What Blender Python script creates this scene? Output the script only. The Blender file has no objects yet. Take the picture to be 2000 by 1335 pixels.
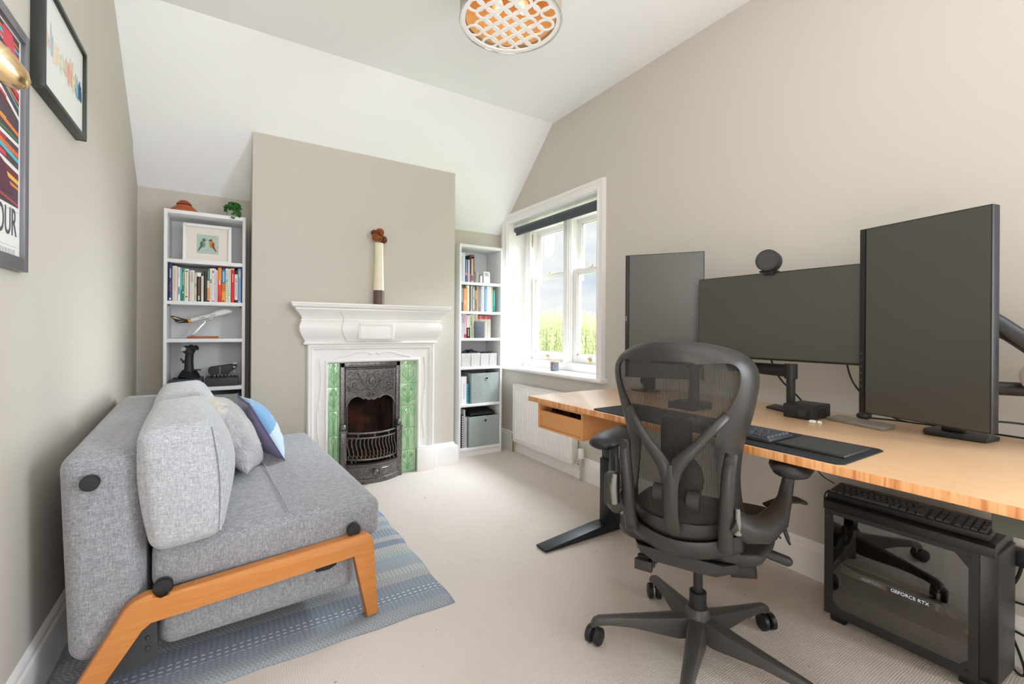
import bpy, bmesh, math, random
from mathutils import Vector, Matrix, Euler
PI = math.pi
C = bpy.context.scene
COL = C.collection
random.seed(7)

# ------------------------------------------------------------------ camera, sky, light
CAMH, YAW, PITCH, ROLL = 1.0457, 0.5635, -0.0002, 0.0069
cam_d = bpy.data.cameras.new('camera'); cam = bpy.data.objects.new('camera', cam_d); COL.objects.link(cam)
cam_d.sensor_width = 36; cam_d.lens = 881.34/2000*36
cam_d.shift_y = -(667.5-642.85)/2000
cam_d.clip_start = 0.02; cam_d.clip_end = 300
_F = Vector((math.sin(YAW)*math.cos(PITCH), math.cos(YAW)*math.cos(PITCH), math.sin(PITCH)))
_R = Vector((math.cos(YAW), -math.sin(YAW), 0)); _U = _R.cross(_F)
_R2 = _R*math.cos(ROLL)+_U*math.sin(ROLL); _U2 = _U*math.cos(ROLL)-_R*math.sin(ROLL)
cam.matrix_world = Matrix(((_R2.x, _U2.x, -_F.x, 0), (_R2.y, _U2.y, -_F.y, 0), (_R2.z, _U2.z, -_F.z, CAMH), (0, 0, 0, 1)))
C.camera = cam
C.view_settings.view_transform = 'Standard'; C.view_settings.look = 'None'
C.view_settings.gamma = 1; C.view_settings.use_curve_mapping = False
C.view_settings.exposure = 0.15
C.cycles.max_bounces = 14; C.cycles.diffuse_bounces = 8; C.cycles.glossy_bounces = 5
C.cycles.transmission_bounces = 8; C.cycles.transparent_max_bounces = 24
C.cycles.sample_clamp_indirect = 8; C.cycles.caustics_reflective = False; C.cycles.caustics_refractive = False
SKY = .88
FILL = 3.0; BOUNCE = 18.5; SIDE = 100.0; DAY = 310.0; LOWFILL = 11.0; SUNL = 4.2; LAMP = .5

world = bpy.data.worlds.new('sky'); C.world = world; world.use_nodes = True
def build_world():
    nt = world.node_tree; nt.nodes.clear(); n = nt.nodes.new; l = nt.links.new
    out = n('ShaderNodeOutputWorld'); bg = n('ShaderNodeBackground'); l(bg.outputs[0], out.inputs[0])
    tc = n('ShaderNodeTexCoord'); mp = n('ShaderNodeMapping'); mp.inputs['Scale'].default_value = (1, 1, 3.2)
    mp.inputs['Location'].default_value = (3.1, 1.7, .35)
    l(tc.outputs['Generated'], mp.inputs[0])
    no = n('ShaderNodeTexNoise'); no.inputs['Scale'].default_value = 2.6; no.inputs['Detail'].default_value = 7
    no.inputs['Roughness'].default_value = .55
    l(mp.outputs[0], no.inputs[0])
    cr = n('ShaderNodeValToRGB'); e = cr.color_ramp.elements
    e[0].position = .36; e[0].color = (.66, .76, .86, 1); e[1].position = .60; e[1].color = (1.0, 1.0, 1.0, 1)
    m = e.new(.48); m.color = (.84, .89, .94, 1)
    l(no.outputs['Fac'], cr.inputs[0])
    l(cr.outputs[0], bg.inputs[0])
    # an overcast sky is several times brighter overhead than at the horizon
    sp = n('ShaderNodeSeparateXYZ'); l(tc.outputs['Generated'], sp.inputs[0])
    mr = n('ShaderNodeMapRange'); mr.interpolation_type = 'SMOOTHSTEP'; mr.inputs[1].default_value = .24; mr.inputs[2].default_value = .75
    mr.inputs[3].default_value = SKY; mr.inputs[4].default_value = SKY*9; l(sp.outputs[2], mr.inputs[0]); l(mr.outputs[0], bg.inputs[1])
build_world()

def area(name, loc, rot, sx, sy, power, color):
    d = bpy.data.lights.new(name, 'AREA'); d.shape = 'RECTANGLE'; d.size = sx; d.size_y = sy; d.energy = power; d.color = color
    o = bpy.data.objects.new(name, d); COL.objects.link(o); o.location = loc; o.rotation_euler = rot
    return o
# unseen fill areas added behind the camera, then daylight for the room's own sash window
area('rear_fill_light', (0.83, -3.1, 1.3), (PI/2, 0, 0), 2.4, 2.4, FILL, (1.0, .90, .78))  # added warm fill from the rear, no window is built there
area('ceiling_bounce_fill', (.25, -.35, 1.55), (-Vector((-.02, .62, .78))).to_track_quat('Z', 'Y').to_euler(), 1.1, 1.0, BOUNCE, (.98, .98, 1.0))  # added up-facing fill that brightens the ceiling and slope
area('side_fill_light', (2.10, -1.25, 1.35), (0, PI/2, 0), 1.5, 1.3, SIDE, (.80, .90, 1.0))  # added cool fill for the left wall, the wall has no opening here
area('low_fill_light', (-.45, -.75, .50), (0, -PI/2, 0), .7, 1.2, LOWFILL, (1.0, .92, .82))  # added low fill to lift the dark area under the desk
sd = bpy.data.lights.new('hazy_sun', 'SUN'); sd.energy = SUNL; sd.angle = math.radians(26); sd.color = (.92, .96, 1.0)
so_ = bpy.data.objects.new('hazy_sun', sd); COL.objects.link(so_); so_.rotation_euler = Vector((1.0, .12, .17)).to_track_quat('Z', 'Y').to_euler(); so_.location = (6, 3.4, 2.4)
_d = Vector((3.3, 2.75, 2.62))-Vector((1.1, 2.5, 1.0))
area('sash_window_daylight', (3.3, 2.75, 2.62), _d.to_track_quat('Z', 'Y').to_euler(), 2.0, .75, DAY, (.80, .90, 1.0))
_p = area('sash_window_portal', (2.60, 2.84, 1.36), (0, PI/2, 0), 1.4, 1.35, 1, (1, 1, 1)); _p.data.cycles.is_portal = True

# ------------------------------------------------------------------ helpers
WM = {}
def lin(h):
    h = h.lstrip('#'); r = []
    for i in (0, 2, 4):
        c = int(h[i:i+2], 16)/255
        r.append(c/12.92 if c <= .04045 else ((c+.055)/1.055)**2.4)
    return (r[0], r[1], r[2], 1)
MATS = {}
def mat(name, color='#ffffff', rough=.5, metal=0, spec=.5, coat=0, emit=None, estr=0, trans=0, alpha=1, sheen=0, ior=1.5):
    if name in MATS: return MATS[name]
    m = bpy.data.materials.new(name); m.use_nodes = True
    b = m.node_tree.nodes['Principled BSDF']
    b.inputs['Base Color'].default_value = lin(color) if isinstance(color, str) else color
    b.inputs['Roughness'].default_value = rough; b.inputs['Metallic'].default_value = metal
    b.inputs['Specular IOR Level'].default_value = spec; b.inputs['Coat Weight'].default_value = coat
    b.inputs['Transmission Weight'].default_value = trans; b.inputs['Alpha'].default_value = alpha
    b.inputs['Sheen Weight'].default_value = sheen; b.inputs['IOR'].default_value = ior
    if emit: b.inputs['Emission Color'].default_value = lin(emit); b.inputs['Emission Strength'].default_value = estr
    MATS[name] = m
    return m
def glass_mat(name, tint='#ffffff', gloss=.08, rough=.02):
    """thin pane: transparent with a little mirror reflection"""
    m = bpy.data.materials.new(name); m.use_nodes = True; t = m.node_tree; t.nodes.clear()
    o = t.nodes.new('ShaderNodeOutputMaterial'); mx = t.nodes.new('ShaderNodeMixShader'); tr = t.nodes.new('ShaderNodeBsdfTransparent'); gl = t.nodes.new('ShaderNodeBsdfGlossy'); lw = t.nodes.new('ShaderNodeLayerWeight'); pw = t.nodes.new('ShaderNodeMath'); pw.operation = 'POWER'; pw.inputs[1].default_value = 5; t.links.new(lw.outputs['Facing'], pw.inputs[0])
    tr.inputs[0].default_value = lin(tint); gl.inputs['Roughness'].default_value = rough
    ad = t.nodes.new('ShaderNodeMath'); ad.operation = 'MULTIPLY_ADD'; ad.inputs[1].default_value = .8; ad.inputs[2].default_value = gloss; t.links.new(pw.outputs[0], ad.inputs[0])
    t.links.new(ad.outputs[0], mx.inputs[0]); t.links.new(tr.outputs[0], mx.inputs[1]); t.links.new(gl.outputs[0], mx.inputs[2]); t.links.new(mx.outputs[0], o.inputs[0]); return m
class NT:
    def __init__(s, m):
        s.m = m; s.t = m.node_tree; s.b = s.t.nodes['Principled BSDF']; s.tc = s.t.nodes.new('ShaderNodeTexCoord')
    def n(s, k, **kw):
        x = s.t.nodes.new(k)
        for a, v in kw.items(): setattr(x, a, v)
        return x
    def l(s, a, b): s.t.links.new(a, b)
    def xyz(s, scale=(1, 1, 1), coord='Object', rot=(0, 0, 0)):
        mp = s.n('ShaderNodeMapping'); mp.inputs['Scale'].default_value = scale; mp.inputs['Rotation'].default_value = rot
        s.l(s.tc.outputs[coord], mp.inputs[0]); return mp.outputs[0]
    def sep(s, v):
        x = s.n('ShaderNodeSeparateXYZ'); s.l(v, x.inputs[0]); return x.outputs
    def noise(s, v, sc, det=3, r=.5):
        x = s.n('ShaderNodeTexNoise'); s.l(v, x.inputs[0]); x.inputs['Scale'].default_value = sc
        x.inputs['Detail'].default_value = det; x.inputs['Roughness'].default_value = r; return x.outputs['Fac']
    def ramp(s, f, stops, const=False):
        x = s.n('ShaderNodeValToRGB'); s.l(f, x.inputs[0]); e = x.color_ramp.elements
        if const: x.color_ramp.interpolation = 'CONSTANT'
        while len(e) < len(stops): e.new(.5)
        for i, (p, c) in enumerate(stops):
            e[i].position = p; e[i].color = lin(c) if isinstance(c, str) else c
        return x.outputs[0]
    def mth(s, op, a, b=None, c=None):
        x = s.n('ShaderNodeMath', operation=op)
        for i, v in enumerate((a, b, c)):
            if v is None: continue
            if isinstance(v, (int, float)): x.inputs[i].default_value = v
            else: s.l(v, x.inputs[i])
        return x.outputs[0]
    def mix(s, f, a, b, mode='MIX'):
        x = s.n('ShaderNodeMix', data_type='RGBA', blend_type=mode)
        for i, v in ((0, f), (6, a), (7, b)):
            if isinstance(v, str): x.inputs[i].default_value = lin(v)
            elif isinstance(v, (int, float)): x.inputs[i].default_value = v
            elif isinstance(v, tuple): x.inputs[i].default_value = v
            else: s.l(v, x.inputs[i])
        return x.outputs[2]
    def base(s, c): s.l(c, s.b.inputs['Base Color'])
    def bump(s, h, st=.3, d=.002):
        x = s.n('ShaderNodeBump'); s.l(h, x.inputs['Height']); x.inputs['Strength'].default_value = st
        x.inputs['Distance'].default_value = d; s.l(x.outputs[0], s.b.inputs['Normal'])

class G:
    """collects shapes into one mesh"""
    def __init__(s, M=None): s.bm = bmesh.new(); s.M = M or Matrix(); s.mi = 0
    def v(s, p): return s.bm.verts.new(s.M @ Vector(p))
    def f(s, vs):
        try: x = s.bm.faces.new(vs); x.material_index = s.mi; return x
        except ValueError: return None
    def box(s, x0, x1, y0, y1, z0, z1, b=0, seg=2):
        if x0 > x1: x0, x1 = x1, x0
        if y0 > y1: y0, y1 = y1, y0
        if z0 > z1: z0, z1 = z1, z0
        P = [s.v(p) for p in ((x0,y0,z0),(x1,y0,z0),(x1,y1,z0),(x0,y1,z0),(x0,y0,z1),(x1,y0,z1),(x1,y1,z1),(x0,y1,z1))]
        fs = [s.f([P[i] for i in q]) for q in ((3,2,1,0),(4,5,6,7),(0,1,5,4),(1,2,6,5),(2,3,7,6),(3,0,4,7))]
        if b: s._bev(fs, b, seg)
        return s
    def _bev(s, fs, b, seg=2):
        es = list({e for f in fs if f for e in f.edges}); mi = s.mi
        r = bmesh.ops.bevel(s.bm, geom=es, offset=b, segments=seg, profile=.5, affect='EDGES', clamp_overlap=True)
        for f in r['faces']: f.material_index = mi
    def prism(s, pts, vec, b=0, seg=2):
        """pts: 3D polygon, extruded by vec"""
        vec = Vector(vec); A = [s.v(p) for p in pts]; B = [s.v(Vector(p)+vec) for p in pts]
        n = len(pts); fs = [s.f(A[::-1]), s.f(B)]
        for i in range(n): fs.append(s.f([A[i], A[(i+1) % n], B[(i+1) % n], B[i]]))
        if b: s._bev(fs, b, seg)
        return s
    def loft(s, rings, cap=True, closed=False):
        R = [[s.v(p) for p in r] for r in rings]; n = len(R[0]); m = len(R)
        for j in range(m if closed else m-1):
            a, b = R[j], R[(j+1) % m]
            for i in range(n): s.f([a[i], a[(i+1) % n], b[(i+1) % n], b[i]])
        if cap and not closed: s.f(R[0][::-1]); s.f(R[-1])
        return s
    def tube(s, pts, r, seg=10, closed=False, flat=1.0, up=None):
        pts = [Vector(p) for p in pts]; n = len(pts)
        rs = r if isinstance(r, (list, tuple)) else [r]*n
        rings = []; nrm = None
        for i in range(n):
            if closed: t = (pts[(i+1) % n]-pts[i-1]).normalized()
            else: t = (pts[min(i+1, n-1)]-pts[max(i-1, 0)]).normalized()
            if nrm is None:
                a = Vector(up) if up else (Vector((0, 0, 1)) if abs(t.z) < .9 else Vector((1, 0, 0)))
                nrm = (a-t*a.dot(t)).normalized()
            else: nrm = (nrm-t*nrm.dot(t)).normalized()
            bi = t.cross(nrm)
            rings.append([pts[i]+(nrm*math.cos(2*PI*k/seg)*flat+bi*math.sin(2*PI*k/seg))*rs[i] for k in range(seg)])
        return s.loft(rings, closed=closed)
    def lathe(s, prof, seg=24, c=(0, 0, 0), ax='z', cap=True):
        rings = []
        for r, z in prof:
            ring = []
            for k in range(seg):
                a = 2*PI*k/seg; u, w = max(r, 1e-5)*math.cos(a), max(r, 1e-5)*math.sin(a)
                p = {'z': (u, w, z), 'x': (z, u, w), 'y': (w, z, u)}[ax]
                ring.append((p[0]+c[0], p[1]+c[1], p[2]+c[2]))
            rings.append(ring)
        return s.loft(rings, cap=cap)
    def cyl(s, p0, p1, r, seg=16, r1=None):
        return s.tube([p0, p1], [r, r if r1 is None else r1], seg)
    def ell(s, c, r, seg=16, rings=10):
        rr = []
        for j in range(rings+1):
            a = -PI/2+PI*j/rings; q = max(math.cos(a), 1e-4)
            rr.append([(c[0]+r[0]*q*math.cos(2*PI*k/seg), c[1]+r[1]*q*math.sin(2*PI*k/seg), c[2]+r[2]*math.sin(a)) for k in range(seg)])
        return s.loft(rr)
    def sweep(s, path, prof, closed=False):
        """profile (out, z) swept along an XY path with mitred corners; out = right-hand side of travel"""
        P = [Vector((p[0], p[1])) for p in path]; n = len(P); rings = []
        for i in range(n):
            d0 = (P[i]-P[i-1]).normalized() if (i > 0 or closed) else None
            d1 = (P[(i+1) % n]-P[i]).normalized() if (i < n-1 or closed) else None
            if d0 is None: d0 = d1
            if d1 is None: d1 = d0
            n0 = Vector((d0.y, -d0.x)); n1 = Vector((d1.y, -d1.x)); m = (n0+n1).normalized(); m = m/max(m.dot(n0), .2)
            rings.append([(P[i].x+m.x*o, P[i].y+m.y*o, z) for o, z in prof])
        return s.loft(rings, closed=closed)
    def grid(s, fn, nu, nv):
        R = [[s.v(fn(i/nu, j/nv)) for i in range(nu+1)] for j in range(nv+1)]
        for j in range(nv):
            for i in range(nu): s.f([R[j][i], R[j][i+1], R[j+1][i+1], R[j+1][i]])
        return s
    def ob(s, name, m, parent=None, smooth=35, local=False, bev=0, sub=0, solid=0, label=None):
        bmesh.ops.recalc_face_normals(s.bm, faces=s.bm.faces)
        me = bpy.data.meshes.new(name); s.bm.to_mesh(me); s.bm.free()
        for q in (m if isinstance(m, (list, tuple)) else [m]): me.materials.append(q)
        if smooth:
            me.shade_smooth()
            if smooth < 180: me.set_sharp_from_angle(angle=math.radians(smooth))
        o = bpy.data.objects.new(name, me); COL.objects.link(o)
        place(o, parent, local)
        if solid: q = o.modifiers.new('solid', 'SOLIDIFY'); q.thickness = solid; q.offset = 0
        if bev: q = o.modifiers.new('bevel', 'BEVEL'); q.width = bev; q.segments = 2; q.limit_method = 'ANGLE'; q.angle_limit = .6
        if sub: q = o.modifiers.new('sub', 'SUBSURF'); q.levels = sub; q.render_levels = sub
        if label: o['label'] = label
        return o
def place(o, parent, local):
    if parent is None: WM[o.name] = Matrix(); return
    o.parent = parent; pw = WM[parent.name]
    w = pw if local else Matrix()
    o.matrix_parent_inverse = pw.inverted() @ w; WM[o.name] = w
def thing(name, label, cat, loc=(0, 0, 0), rz=0, group=None):
    o = bpy.data.objects.new(name, None); COL.objects.link(o); o.empty_display_size = .05
    o.location = loc; o.rotation_euler = (0, 0, rz)
    WM[o.name] = Matrix.Translation(loc) @ Matrix.Rotation(rz, 4, 'Z')
    o['label'] = label; o['category'] = cat
    if group: o['group'] = group
    return o
def tag(o, label, cat, group=None):
    o['label'] = label; o['category'] = cat
    if group: o['group'] = group
    return o
def struct(o): o['kind'] = 'structure'; return o
def text_mesh(body, size, M, name, m, parent=None, depth=.0004, sx=1.0, align='CENTER'):
    cu = bpy.data.curves.new(name+'_c', 'FONT'); cu.body = body; cu.size = size; cu.extrude = depth; cu.align_x = align; cu.align_y = 'CENTER'
    t = bpy.data.objects.new(name+'_t', cu); COL.objects.link(t)
    me = bpy.data.meshes.new_from_object(t); bpy.data.objects.remove(t); bpy.data.curves.remove(cu)
    me.transform(M @ Matrix.Diagonal((sx, 1, 1, 1))); me.materials.clear(); me.materials.append(m)
    me.name = name
    o = bpy.data.objects.new(name, me); COL.objects.link(o); place(o, parent, False); return o
def axes(origin, x, y):
    x = Vector(x).normalized(); y = Vector(y).normalized(); z = x.cross(y); o = Vector(origin)
    return Matrix(((x.x, y.x, z.x, o.x), (x.y, y.y, z.y, o.y), (x.z, y.z, z.z, o.z), (0, 0, 0, 1)))

# ------------------------------------------------------------------ materials
def m_wall():
    m = mat('wall_paint', '#cac4ba', .85, spec=.2); t = NT(m)
    t.bump(t.noise(t.xyz(), 60, 4), .12, .002); return m
WALL = m_wall()
CEIL = mat('ceiling_paint', '#f5f6f7', .9, spec=.15)
GLOSSW = mat('gloss_white_paint', '#eeebe9', .32, spec=.5)
def m_carpet():
    m = mat('carpet', '#cdbcab', .95, spec=.1, sheen=.3); t = NT(m); v = t.xyz()
    s = t.sep(v)
    rib = t.mth('SINE', t.mth('MULTIPLY', t.mth('ADD', s[1], t.mth('MULTIPLY', t.noise(v, 8, 2), .01)), 950))
    row = t.mth('SINE', t.mth('MULTIPLY', s[0], 900))
    n1 = t.noise(v, 260, 3, .7); n2 = t.noise(v, 3, 3)
    c = t.mix(n2, '#ddd3cb', '#d6cac1'); c = t.mix(t.mth('MULTIPLY', n1, .4), c, '#c4b4a5')
    c = t.mix(t.mth('MULTIPLY', t.mth('ADD', rib, 1), .06), c, '#a89887')
    sp = t.ramp(t.noise(v, 38, 1), [(.76, '#ffffff'), (.80, '#8d7f70')])
    c = t.mix(.6, c, sp, 'MULTIPLY')
    t.base(c); t.bump(t.mth('ADD', t.mth('MULTIPLY', rib, .16), t.mth('ADD', n1, t.mth('MULTIPLY', row, .15))), .6, .004); return m
CARPET = m_carpet()
def m_wood(name, a, b, sc=(3, 40, 40), rough=.4, coat=.1, d=.5):
    m = mat(name, a, rough, coat=coat); t = NT(m); v = t.xyz(sc)
    n = t.noise(v, 1.0, 5, .6); w = t.mth('FRACT', t.mth('MULTIPLY', n, 7))
    t.base(t.mix(t.mth('MULTIPLY', w, d), t.mix(n, a, b), b)); t.bump(n, .06, .001); return m
OAK = m_wood('oak', '#d89350', '#bb7232', (5, 5, 60), .42)
ORANGEWOOD = m_wood('orange_wood', '#c8691f', '#8f3f10', (20, 20, 150), .35)
def m_bamboo():
    m = mat('bamboo_top', '#e3bd90', .30, coat=.25); t = NT(m)
    a = t.noise(t.xyz((55, .9, 1)), 1.0, 3, .6); k = t.noise(t.xyz((150, 2.5, 1)), 1.0, 3, .7)
    c = t.mix(a, '#d9b38c', '#cfa67d'); c = t.mix(t.mth('MULTIPLY', t.mth('POWER', k, 3), .7), c, '#c39a70'); t.base(c)
    m.node_tree.nodes['Principled BSDF'].inputs['Coat Roughness'].default_value = .22; return m
BAMBOO = m_bamboo()
def m_bamedge():
    m = mat('bamboo_edge', '#d99a63', .4); t = NT(m)
    a = t.noise(t.xyz((40, 55, 4)), 1.0, 2, .6); c = t.ramp(a, [(.3, '#b9723f'), (.45, '#d8965c'), (.6, '#e9b07a'), (.75, '#c9814c')]); t.base(c); return m
BAMEDGE = m_bamedge()
BAMBOX = m_wood('bamboo_box', '#d9a168', '#c98c52', (4, 30, 60), .4)
def m_fabric(name, dark, mid, light, sc=1.0):
    m = mat(name, mid, .95, spec=.1, sheen=.4); t = NT(m)
    a = t.noise(t.xyz((340*sc, 340*sc, 50*sc)), 1.0, 3, .7); b = t.noise(t.xyz((55*sc, 55*sc, 380*sc)), 1.0, 3, .7); k = t.noise(t.xyz((150*sc,)*3), 1.0, 3, .7)
    f = t.mth('ADD', t.mth('MULTIPLY', t.mth('ADD', a, b), .38), t.mth('MULTIPLY', k, .26))
    t.base(t.ramp(f, [(.36, dark), (.50, mid), (.62, light)])); t.bump(f, .5, .004); return m
SOFA = m_fabric('sofa_melange', '#6f6f73', '#8f8f94', '#adadb2')
SOFAL = m_fabric('cushion_melange', '#8c8d93', '#adafb4', '#c9cbd0')
BLACKP = mat('black_plastic', '#1d1d1f', .45)
DKPL = mat('dark_grey_plastic', '#2e2c2b', .5)
CHAIRG = mat('graphite_frame', '#2d2a27', .42, spec=.5)
CHAIRD = mat('graphite_dark', '#2b2827', .55)
CHAIRB = mat('graphite_base', '#403e3b', .4, spec=.5)
BLACKM = mat('black_powder_metal', '#24272b', .38, metal=.4)
CHROME = mat('chrome', '#d0d0d0', .18, metal=1)
BRASS = mat('polished_brass', '#e3c79c', .24, metal=1)
WHITEP = mat('white_board', '#e9e9ea', .45)
WHITEB = mat('white_back_board', '#dedfe1', .6)
IRON = None
def m_iron():
    m = mat('cast_iron', '#6a6764', .34, metal=.8); t = NT(m); n = t.noise(t.xyz(), 90, 4)
    t.base(t.ramp(n, [(.3, '#5a5856'), (.7, '#8a8784')])); t.bump(n, .2, .002); return m
IRON = m_iron()
def m_soot():
    m = mat('sooty_firebrick', '#3a2c26', .9, spec=.2); t = NT(m); n = t.noise(t.xyz(), 9, 5, .6)
    t.base(t.ramp(n, [(.35, '#241f1d'), (.5, '#3f2d25'), (.62, '#5a3526')])); return m
SOOT = m_soot()
def m_tile():
    m = mat('green_glazed_tile', '#a3cba0', .12, coat=.6); t = NT(m); n = t.noise(t.xyz(), 14, 4)
    t.base(t.ramp(n, [(.3, '#97c294'), (.6, '#bad8b1')])); t.bump(t.noise(t.xyz(), 60, 2), .1, .002); return m
TILE = m_tile()
TILED = mat('green_tile_relief', '#83b480', .12, coat=.6)
BLK = mat('matte_black', '#111112', .7)

# ------------------------------------------------------------------ room shell
XL, XR, YB, YC, XC0, XC1 = -.4618, 2.1186, 3.5699, 3.1999, .1283, 1.4908
ZK, SL, ZF, YS = 1.9093, .9228, 2.636, 2.7825
YREAR = -3.2
struct(G().box(XL-.1, XR+.1, YREAR, YB+.1, -.12, 0).ob('floor', CARPET))
g = G(); g.box(XL-.12, XL, YREAR, 3.36, 0, ZF+.1); g.box(XL-.12, XL-.006, 3.36, YB+.1, 0, ZF+.1); struct(g.ob('wall_left', WALL))
g = G(); g.box(XL-.1, XR+.1, YB, YB+.1, 0, ZF+.1); struct(g.ob('wall_back', WALL))
zt = ZK+SL*(YB-YC)
g = G(); g.prism([(XC0, YC, 0), (XC0, YC, zt+.01), (XC0, YB+.02, ZK+.01), (XC0, YB+.02, 0)], (.66-XC0, 0, 0))
g.prism([(1.05, YC, 0), (1.05, YC, zt+.01), (1.05, YB+.02, ZK+.01), (1.05, YB+.02, 0)], (XC1-1.05, 0, 0))
g.prism([(.66, YC, .80), (.66, YC, zt+.01), (.66, YB+.02, ZK+.01), (.66, YB+.02, .80)], (.39, 0, 0))
struct(g.ob('wall_chimney', WALL))
# right wall with the window hole
WY0, WY1, WZ0, WZ1 = 2.262, 3.430, .700, 1.993
g = G(); T = .30
g.box(XR, XR+T, YREAR, WY0, 0, ZF+.1); g.box(XR, XR+T, WY1, YB+.1, 0, ZF+.1)
g.box(XR, XR+T, WY0, WY1, 0, WZ0); g.box(XR, XR+T, WY0, WY1, WZ1, ZF+.1)
struct(g.ob('wall_right', WALL))
g = G(); g.box(XL-.12, XR+.4, YREAR-.1, YREAR, 0, ZF+.1); struct(g.ob('wall_rear', WALL))
g = G(); g.box(XL-.1, XR+.1, YREAR, YS, ZF, ZF+.1)
g.prism([(XL-.1, YS, ZF), (XL-.1, YB+.05, ZK-SL*.05), (XL-.1, YB+.05, ZK-SL*.05+.15), (XL-.1, YS, ZF+.1)], (XR-XL+.2, 0, 0))
struct(g.ob('ceiling', CEIL))
# skirtings
SK = [(0, 0), (.018, 0), (.018, .118), (.016, .126), (.012, .130), (.012, .138), (.008, .146), (.003, .152), (0, .154)]
struct(G().sweep([(XL, YREAR), (XL, 3.355)], SK).ob('baseboard_left', GLOSSW))
struct(G().sweep([(XR, YB), (XR, YREAR)], SK).ob('baseboard_right', GLOSSW))
SK2 = [(0, 0), (.03, 0), (.03, .132), (.026, .146), (.008, .156), (.006, .168), (0, .172)]
struct(G().sweep([(1.325, YC), (XC1, YC), (XC1, YB-.005)], SK2).ob('baseboard_chimney', GLOSSW))
struct(G().sweep([(XC1+.03, YB), (XR-.03, YB)], SK).ob('baseboard_back', GLOSSW))

# ------------------------------------------------------------------ window
def window():
    w = bpy.data.objects.new('window_1', None); COL.objects.link(w); w['kind'] = 'structure'; w.location = (XR, 2.84, .72); WM[w.name] = Matrix.Translation(w.location)
    WZ0 = .722
    XS = 2.29
    # linings of the reveal
    g = G(); g.box(XR-.002, XS+.06, WY1-.012, WY1+.003, WZ0, WZ1); g.box(XR-.002, XS+.06, WY0-.003, WY0+.012, WZ0, WZ1)
    g.box(XR-.002, XS+.06, WY0, WY1, WZ1-.012, WZ1+.003); g.ob('reveal_lining', GLOSSW, w)
    # architrave
    pr = [(0, 0), (0, .018), (.012, .022), (.016, .016), (.040, .016), (.046, .024), (.056, .030), (.066, .030), (.070, 0)]  # (outward from opening, thickness)
    def arch(path3, nrm_in):
        pass
    g = G()
    rings = []
    for (y, z, sy, sz) in ((WY1-.004, WZ0+.0, 1, 0), (WY1-.004, WZ1-.006, 1, 1), (WY0+.004, WZ1-.006, -1, 1), (WY0+.004, WZ0+.0, -1, 0)):
        rings.append([(XR-t, y+o*sy, z+o*sz) for o, t in pr])
    g.loft(rings); g.ob('architrave', GLOSSW, w)
    # sill board
    g = G(); g.prism([(XR-.062, 0, .712), (XR-.055, 0, .722), (XS+.05, 0, .722), (XS+.05, 0, .694), (XR-.055, 0, .694), (XR-.062, 0, .702)], (0, 1, 0))
    for v in g.bm.verts: v.co.y = 2.175 if v.co.y < .5 else 3.53
    g.ob('window_sill', GLOSSW, w, bev=.004)
    # box frame
    fr = G(); y0, y1, z0, z1 = WY0+.012, WY1-.012, WZ0, WZ1-.012
    fr.box(XS, XS+.12, y1-.075, y1, z0, z1, .003); fr.box(XS, XS+.12, y0, y0+.075, z0, z1, .003)
    fr.box(XS, XS+.12, y0, y1, z1-.055, z1, .003); fr.box(XS-.012, XS+.13, y0, y1, z0, z0+.062, .003)
    fr.box(XS-.008, XS+.12, 2.772, 2.848, z0, z1, .003); fr.box(XS-.018, XS-.005, 2.785, 2.835, z0+.06, z1-.05, .003)
    for ya in (y1-.083, 2.848, 2.764, y0+.075): fr.box(XS+.004, XS+.022, ya, ya+.008, z0+.06, z1-.05)
    fr.ob('window_frame', GLOSSW, w)
    glass = glass_mat('window_glass', '#fdfefe', .0)
    for (a, b) in ((2.852, y1-.08), (y0+.08, 2.768)):
        zm = 1.505
        for (x, za, zb, bot, top, nm) in ((XS+.030, z0+.062, zm+.018, .062, .036, 'lower_sash'), (XS+.075, zm-.018, z1-.05, .036, .045, 'upper_sash')):
            s = G(); st = .044
            s.box(x, x+.036, a, a+st, za, zb, .003); s.box(x, x+.036, b-st, b, za, zb, .003)
            s.box(x, x+.036, a+st, b-st, za, za+bot, .003); s.box(x, x+.036, a+st, b-st, zb-top, zb, .003)
            for (q0, q1, q2, q3) in ((a+st, a+st+.010, za+bot, zb-top), (b-st-.010, b-st, za+bot, zb-top), (a+st, b-st, za+bot, za+bot+.010), (a+st, b-st, zb-top-.010, zb-top)):
                s.box(x+.010, x+.026, q0, q1, q2, q3)
            if nm == 'upper_sash':
                for yy in (a, b-st): s.prism([(x-.0, yy, za-.05), (x-.0, yy+st, za-.05), (x-.0, yy+st*.8, za+.005), (x, yy+st*.2, za+.005)], (.03, 0, 0))
            so = s.ob(nm, GLOSSW, w)
            G().box(x+.016, x+.019, a+st-.004, b-st+.004, za+bot-.004, zb-top+.004).ob('glass_pane', glass, so)
            if nm == 'lower_sash':
                ym = (a+b)/2
                h = G(); h.box(x-.004, x, ym-.014, ym+.014, za+.012, za+.046, .002)
                h.tube([(x-.004, ym, za+.040), (x-.016, ym, za+.046), (x-.022, ym, za+.034), (x-.018, ym, za+.022)], [.006, .007, .007, .003], 8)
                h.ob('sash_lift', BRASS, so, label='brass sash lift')
                h = G(); h.box(x+.004, x+.030, ym-.02, ym+.02, zb, zb+.005, .001); h.cyl((x+.018, ym-.004, zb+.004), (x+.018, ym-.004, zb+.018), .008, 12)
                h.tube([(x+.018, ym, zb+.014), (x+.016, ym+.034, zb+.014)], .004, 8); h.ell((x+.016, ym+.036, zb+.022), (.007, .007, .009), 10, 6)
                h.ob('sash_fastener', BRASS, so, label='brass sash fastener')
    # timber wear slot by left pulley
    G().box(XS+.023, XS+.028, y1-.094, y1-.086, 1.78, 1.90).ob('pulley', mat('worn_wood', '#a8683f', .6), w)
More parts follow.
